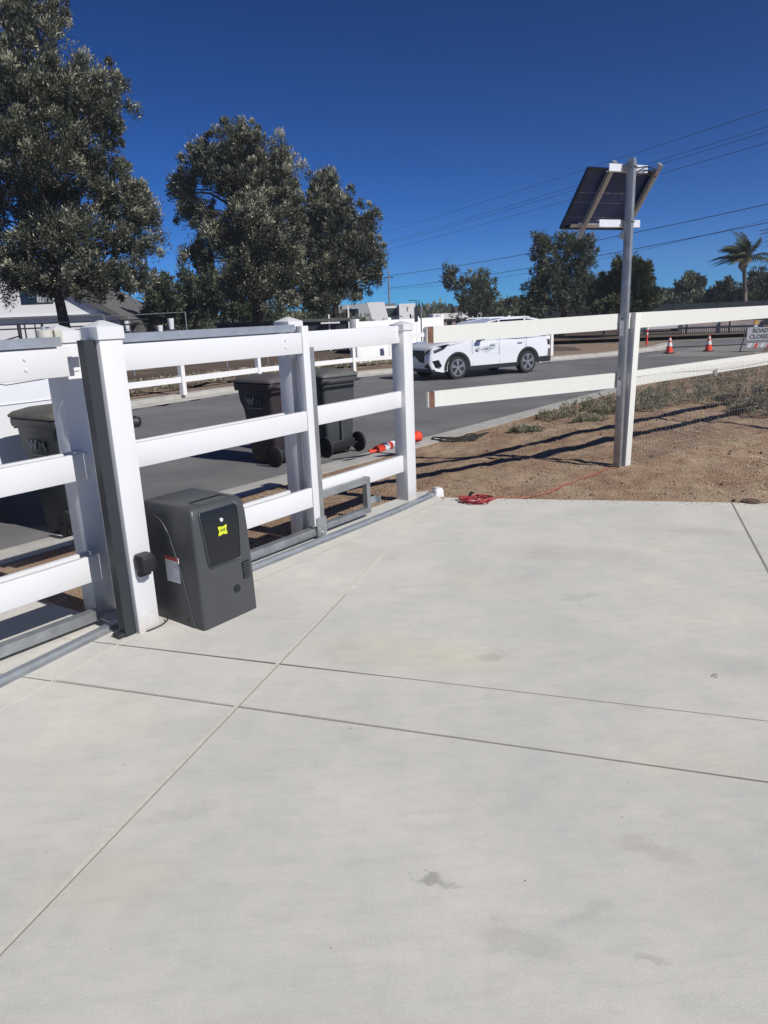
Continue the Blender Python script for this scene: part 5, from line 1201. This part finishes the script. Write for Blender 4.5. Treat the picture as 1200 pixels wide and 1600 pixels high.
def palm(label, base, h, lean, seed, n=17, fl=2.7):
    g = random.Random(seed); t = thing("palm_tree", label, "palm tree", base)
    pts = [Vector((lean[0]*q*q, lean[1]*q*q, h*q)) for q in [i/8 for i in range(9)]]
    m = MB(); m.tube(pts, [.2-.06*i/8 for i in range(9)], 10); m.build("trunk", m_pale_bark, t, 60); top = pts[-1]
    m = MB()
    for k in range(14): a = g.uniform(0,6.28); m.tube([top+Vector((0,0,-.9)), top+Vector((.32*math.cos(a),.32*math.sin(a),-.45)), top+Vector((.2*math.cos(a),.2*math.sin(a),0.1))], [.04,.05,.02], 4)
    m.build("dead_sheaths", m_straw, t, 60)
    for k in range(n):
        a = 2*math.pi*k/n+g.uniform(-.2,.2); el = g.uniform(0.15,1.25); L_ = fl*g.uniform(.8,1.1); wind = Vector((-1.5,0.1,0.0))
        pts = []; p = top.copy(); d = Vector((math.cos(a)*math.cos(el), math.sin(a)*math.cos(el), math.sin(el)))
        for i in range(9):
            pts.append(p.copy()); p = p+d*(L_/8); d = (d+Vector((0,0,-.17))+wind*.13).normalized()
        m = MB(); m.tube(pts, [.03-.003*i for i in range(9)], 4)
        for i in range(1, 9):
            tt = (pts[i]-pts[i-1]).normalized(); sdv = tt.cross(Vector((0,0,1))).normalized(); 
            for q in (0,.33,.66):
                o = pts[i-1].lerp(pts[i], q); ll = .62*math.sin(math.pi*min(1,(i-1+q)/8*.9+.12))+.1
                for s_ in (-1,1):
                    e = o+(sdv*s_*.75+tt*.6+wind*.35+Vector((0,0,-.35-.25*g.random()))).normalized()*ll; w_ = tt*.06
                    m.add([o-w_, o+w_, e], [(0,1,2)])
        fo = m.build("frond", m_palm, t)
        at = fo.data.attributes.new('tint', 'FLOAT', 'FACE'); tv = .1+.5*g.random() if el > .35 else .5+.4*g.random(); at.data.foreach_set('value', [min(1, max(0, tv+g.uniform(-.15,.15))) for _ in fo.data.polygons])
    return t
palm("palm tree with wind-blown fronds above the right end of the fence", (29.6,60,-.45), 4.9, (-0.45,0), 2, 30, 2.7)
palm("palm tree whose fronds poke in at the right edge of the picture", (34.6,62,-.45), 6.6, (-.2,0), 6, 16, 3.2)

# weeds on the dirt strip
def zd1(x, y): return float(zdirt(np.array(x), np.array(y)))
def weeds(name, pos, seed, n=26):
    g = random.Random(seed); cl = []; st = MB()
    for x, y, r, h in pos:
        for k in range(n):
            a = g.uniform(0,6.28); q = r*g.random()**.6; px, py = x+q*math.cos(a), y+q*math.sin(a)*.8
            hh = h*.75*(1-.5*q/r)*g.uniform(.4,1.1); z = zd1(px, py)
            ox, oy = g.uniform(-.06,.06), g.uniform(-.06,.06)
            st.tube([(px,py,z-.01),(px+ox*.5,py+oy*.5,z+hh*.5),(px+ox,py+oy,z+hh)], [.003,.0025,.001], 3, False)
            tint = g.uniform(.1,.75)
            for f in (.35,.65,.95): cl.append((px+ox*f, py+oy*f, z+hh*f, .045, .05, tint, 0, 0, 1))
    o = tag(foliage(name, m_weed, None, cl, 16, .042, .011, .4, seed, .15), kind='stuff'); 
    tag(st.build("weed_stems", m_straw, None, 60), kind='stuff'); return o
WS = .62
wl = [(2.75,11.3,.35,.20),(3.3,11.8,.38,.30),(3.8,12.0,.40,.36),(4.1,11.2,.38,.30),(4.7,12.6,.45,.42),(3.0,10.4,.25,.12),(4.35,11.9,.4,.36),(3.55,11.2,.3,.2)]
weeds("roadside_weeds", wl, 41, 30)
wr = [(5.1,11.3,.6,.42),(5.7,12.6,.7,.55),(6.3,12.0,.6,.50),(7.0,12.3,.6,.5),(5.4,10.2,.5,.26),(7.9,12.6,.7,.5),(8.9,12.9,.8,.55),(5.9,10.9,.5,.35),(6.9,10.6,.5,.3),(9.5,14.5,1.2,.8),(7.6,14.3,1.0,.7),(6.3,14.4,.8,.6),(8.2,11.0,.45,.25),(11,14,1.2,.8),(11.5,16.5,1.5,.9),(8.6,16.5,1.2,.8)]
weeds("weed_thicket", wr, 43, 40)
weeds("small_green_tuft", [(2.0,9.6,.16,.06),(1.9,9.75,.12,.05)], 44, 26)
cl = []; g_ = random.Random(77)
for i in range(260):
    x = g_.uniform(-14, 4); y = float(np.interp(x, fk[:,0], fk[:,1]))+g_.uniform(3.0, 9)
    cl.append((x, y, float(rz(y))+.2, .35, .10, .2+.7*g_.random(), 0, 0, 1))
tag(foliage("dry_brush", m_weed, None, cl, 46, .10, .03, .3, 51, .25), kind='stuff')
# straw litter and pebbles on the dirt
g = np.random.default_rng(5); mb = MB(); n = 0
while n < 9000:
    x = g.uniform(-1.3, 9); y = g.uniform(4.8, 13.5)
    if not bool(dirt_keep(np.array(x), np.array(y))): continue
    if vnoise(np.array(x*1.3), np.array(y*1.3), 6) < -0.45 + 0.5*g.random(): continue
    z = zd1(x, y)+.006; a = g.uniform(0, math.pi); l_ = g.uniform(.012,.06)*(1.6 if g.random() < .08 else 1); w = g.uniform(.0014,.0036)
    c_, s_ = math.cos(a), math.sin(a); dz = g.uniform(-.006,.012); mb.add([(x-c_*l_-s_*w, y-s_*l_+c_*w, z), (x+c_*l_-s_*w, y+s_*l_+c_*w, z+dz), (x+c_*l_+s_*w, y+s_*l_-c_*w, z+dz), (x-c_*l_+s_*w, y-s_*l_-c_*w, z)], [(0,1,2,3)]); n += 1
tag(mb.build("straw_litter", m_straw), kind='stuff')
mb = MB(); n = 0
base = [(1,0,0),(-.5,.8,0),(-.5,-.8,.1),(0,0,.75),(0.1,.1,-.4)]
fcs = [(0,1,3),(1,2,3),(2,0,3),(1,0,4),(2,1,4),(0,2,4)]
while n < 6500:
    x = g.uniform(-1.3, 9); y = g.uniform(4.8, 12.5)
    if not bool(dirt_keep(np.array(x), np.array(y))): continue
    z = zd1(x, y); r = g.uniform(.004,.014)*(2.4 if g.random() < .05 else 1); a = g.uniform(0, 6.28); c_, s_ = math.cos(a), math.sin(a)
    mb.add([(x+r*(p[0]*c_-p[1]*s_), y+r*(p[0]*s_+p[1]*c_), z+r*p[2]) for p in base], fcs); n += 1
tag(mb.build("dirt_clods", material("dirt_clod",(0.15,0.10,0.07),0.95,0,0.4,9)), kind='stuff')
mb = MB(); n = 0
while n < 420:
    q = g.random(); x = 0.55+q*3.3; y = 6.11+(x-0.49)*fdir.y/fdir.x - abs(g.normal())*0.07
    r = g.uniform(.002,.006); a = g.uniform(0, 6.28); c_, s_ = math.cos(a), math.sin(a)
    mb.add([(x+r*(p[0]*c_-p[1]*s_), y+r*(p[0]*s_+p[1]*c_), .001+r*max(0,p[2])) for p in base], fcs); n += 1
tag(mb.build("soil_crumbs", m_dirt), kind='stuff')
# thin leafless sapling just out of frame on the right: its shadow crosses the dirt
t = thing("bare_sapling", "leafless forked sapling beside the wooden fence, right of the frame", "sapling", (7.1, 8.6, -0.1))
m = MB(); g2 = random.Random(9)
def branch(p, d, l_, r, k):
    e = p+d*l_; m.tube([p, p.lerp(e,.5)+Vector((g2.uniform(-.03,.03), g2.uniform(-.03,.03), 0))*l_, e], [r, r*.85, r*.65], 6)
    if k:
        for _ in range(3 if k > 1 else 2): branch(e, (d+Vector((g2.uniform(-.6,.6), g2.uniform(-.6,.6), g2.uniform(-.1,.3)))).normalized(), l_*g2.uniform(.6,.8), r*.6, k-1)
branch(Vector((0,0,-.1)), Vector((-.1,.1,1)).normalized(), .55, .05, 4); m.build("branches", m_bark, t, 60)

# loose grit and stains' small debris on the slab
mb = MB(); g = np.random.default_rng(12)
for _ in range(110):
    x = g.uniform(-1.6, 3.2); y = g.uniform(0.6, 5.6)
    r = g.uniform(.0012,.0035); a = g.uniform(0,6.28); c_, s_ = math.cos(a), math.sin(a)
    mb.add([(x+r*(p[0]*c_-p[1]*s_), y+r*(p[0]*s_+p[1]*c_), .001+r*max(0,p[2])) for p in base], fcs)
tag(mb.build("grit", m_soil), kind='stuff')
m_stain = material("damp_stain", (0.27,0.265,0.25), 0.8, 0, 0.2, 40)
def stain(x, y, w_, h_, ang, lab):
    k = 26; vs = [(x+(w_*math.cos(a)*(1+.18*math.sin(3*a+x)+.1*math.sin(7*a)))*math.cos(ang)-(h_*math.sin(a)*(1+.15*math.cos(4*a)))*math.sin(ang), y+(w_*math.cos(a)*(1+.18*math.sin(3*a+x)))*math.sin(ang)+(h_*math.sin(a)*(1+.15*math.cos(4*a)))*math.cos(ang), .0016) for a in [2*math.pi*i/k for i in range(k)]]
    mb = MB(); mb.v = vs; mb.f = [tuple(range(k))]; o = mb.build("stain", m_stain, dw); return o
# ---------------------------------------------------------------- thin haze in the air
hm = bpy.data.materials.new("haze_air"); hm.use_nodes = True; hn = hm.node_tree.nodes; hn.remove(hn['Principled BSDF'])
pv = hn.new('ShaderNodeVolumePrincipled'); pv.inputs['Density'].default_value = 0.0008; pv.inputs['Color'].default_value = (0.86, 0.92, 1.0, 1); pv.inputs['Anisotropy'].default_value = 0.2
hm.node_tree.links.new(pv.outputs[0], hn['Material Output'].inputs['Volume'])
tag(MB().box(-220, 260, -30, 420, -22, 26).build("haze", hm), kind='stuff')
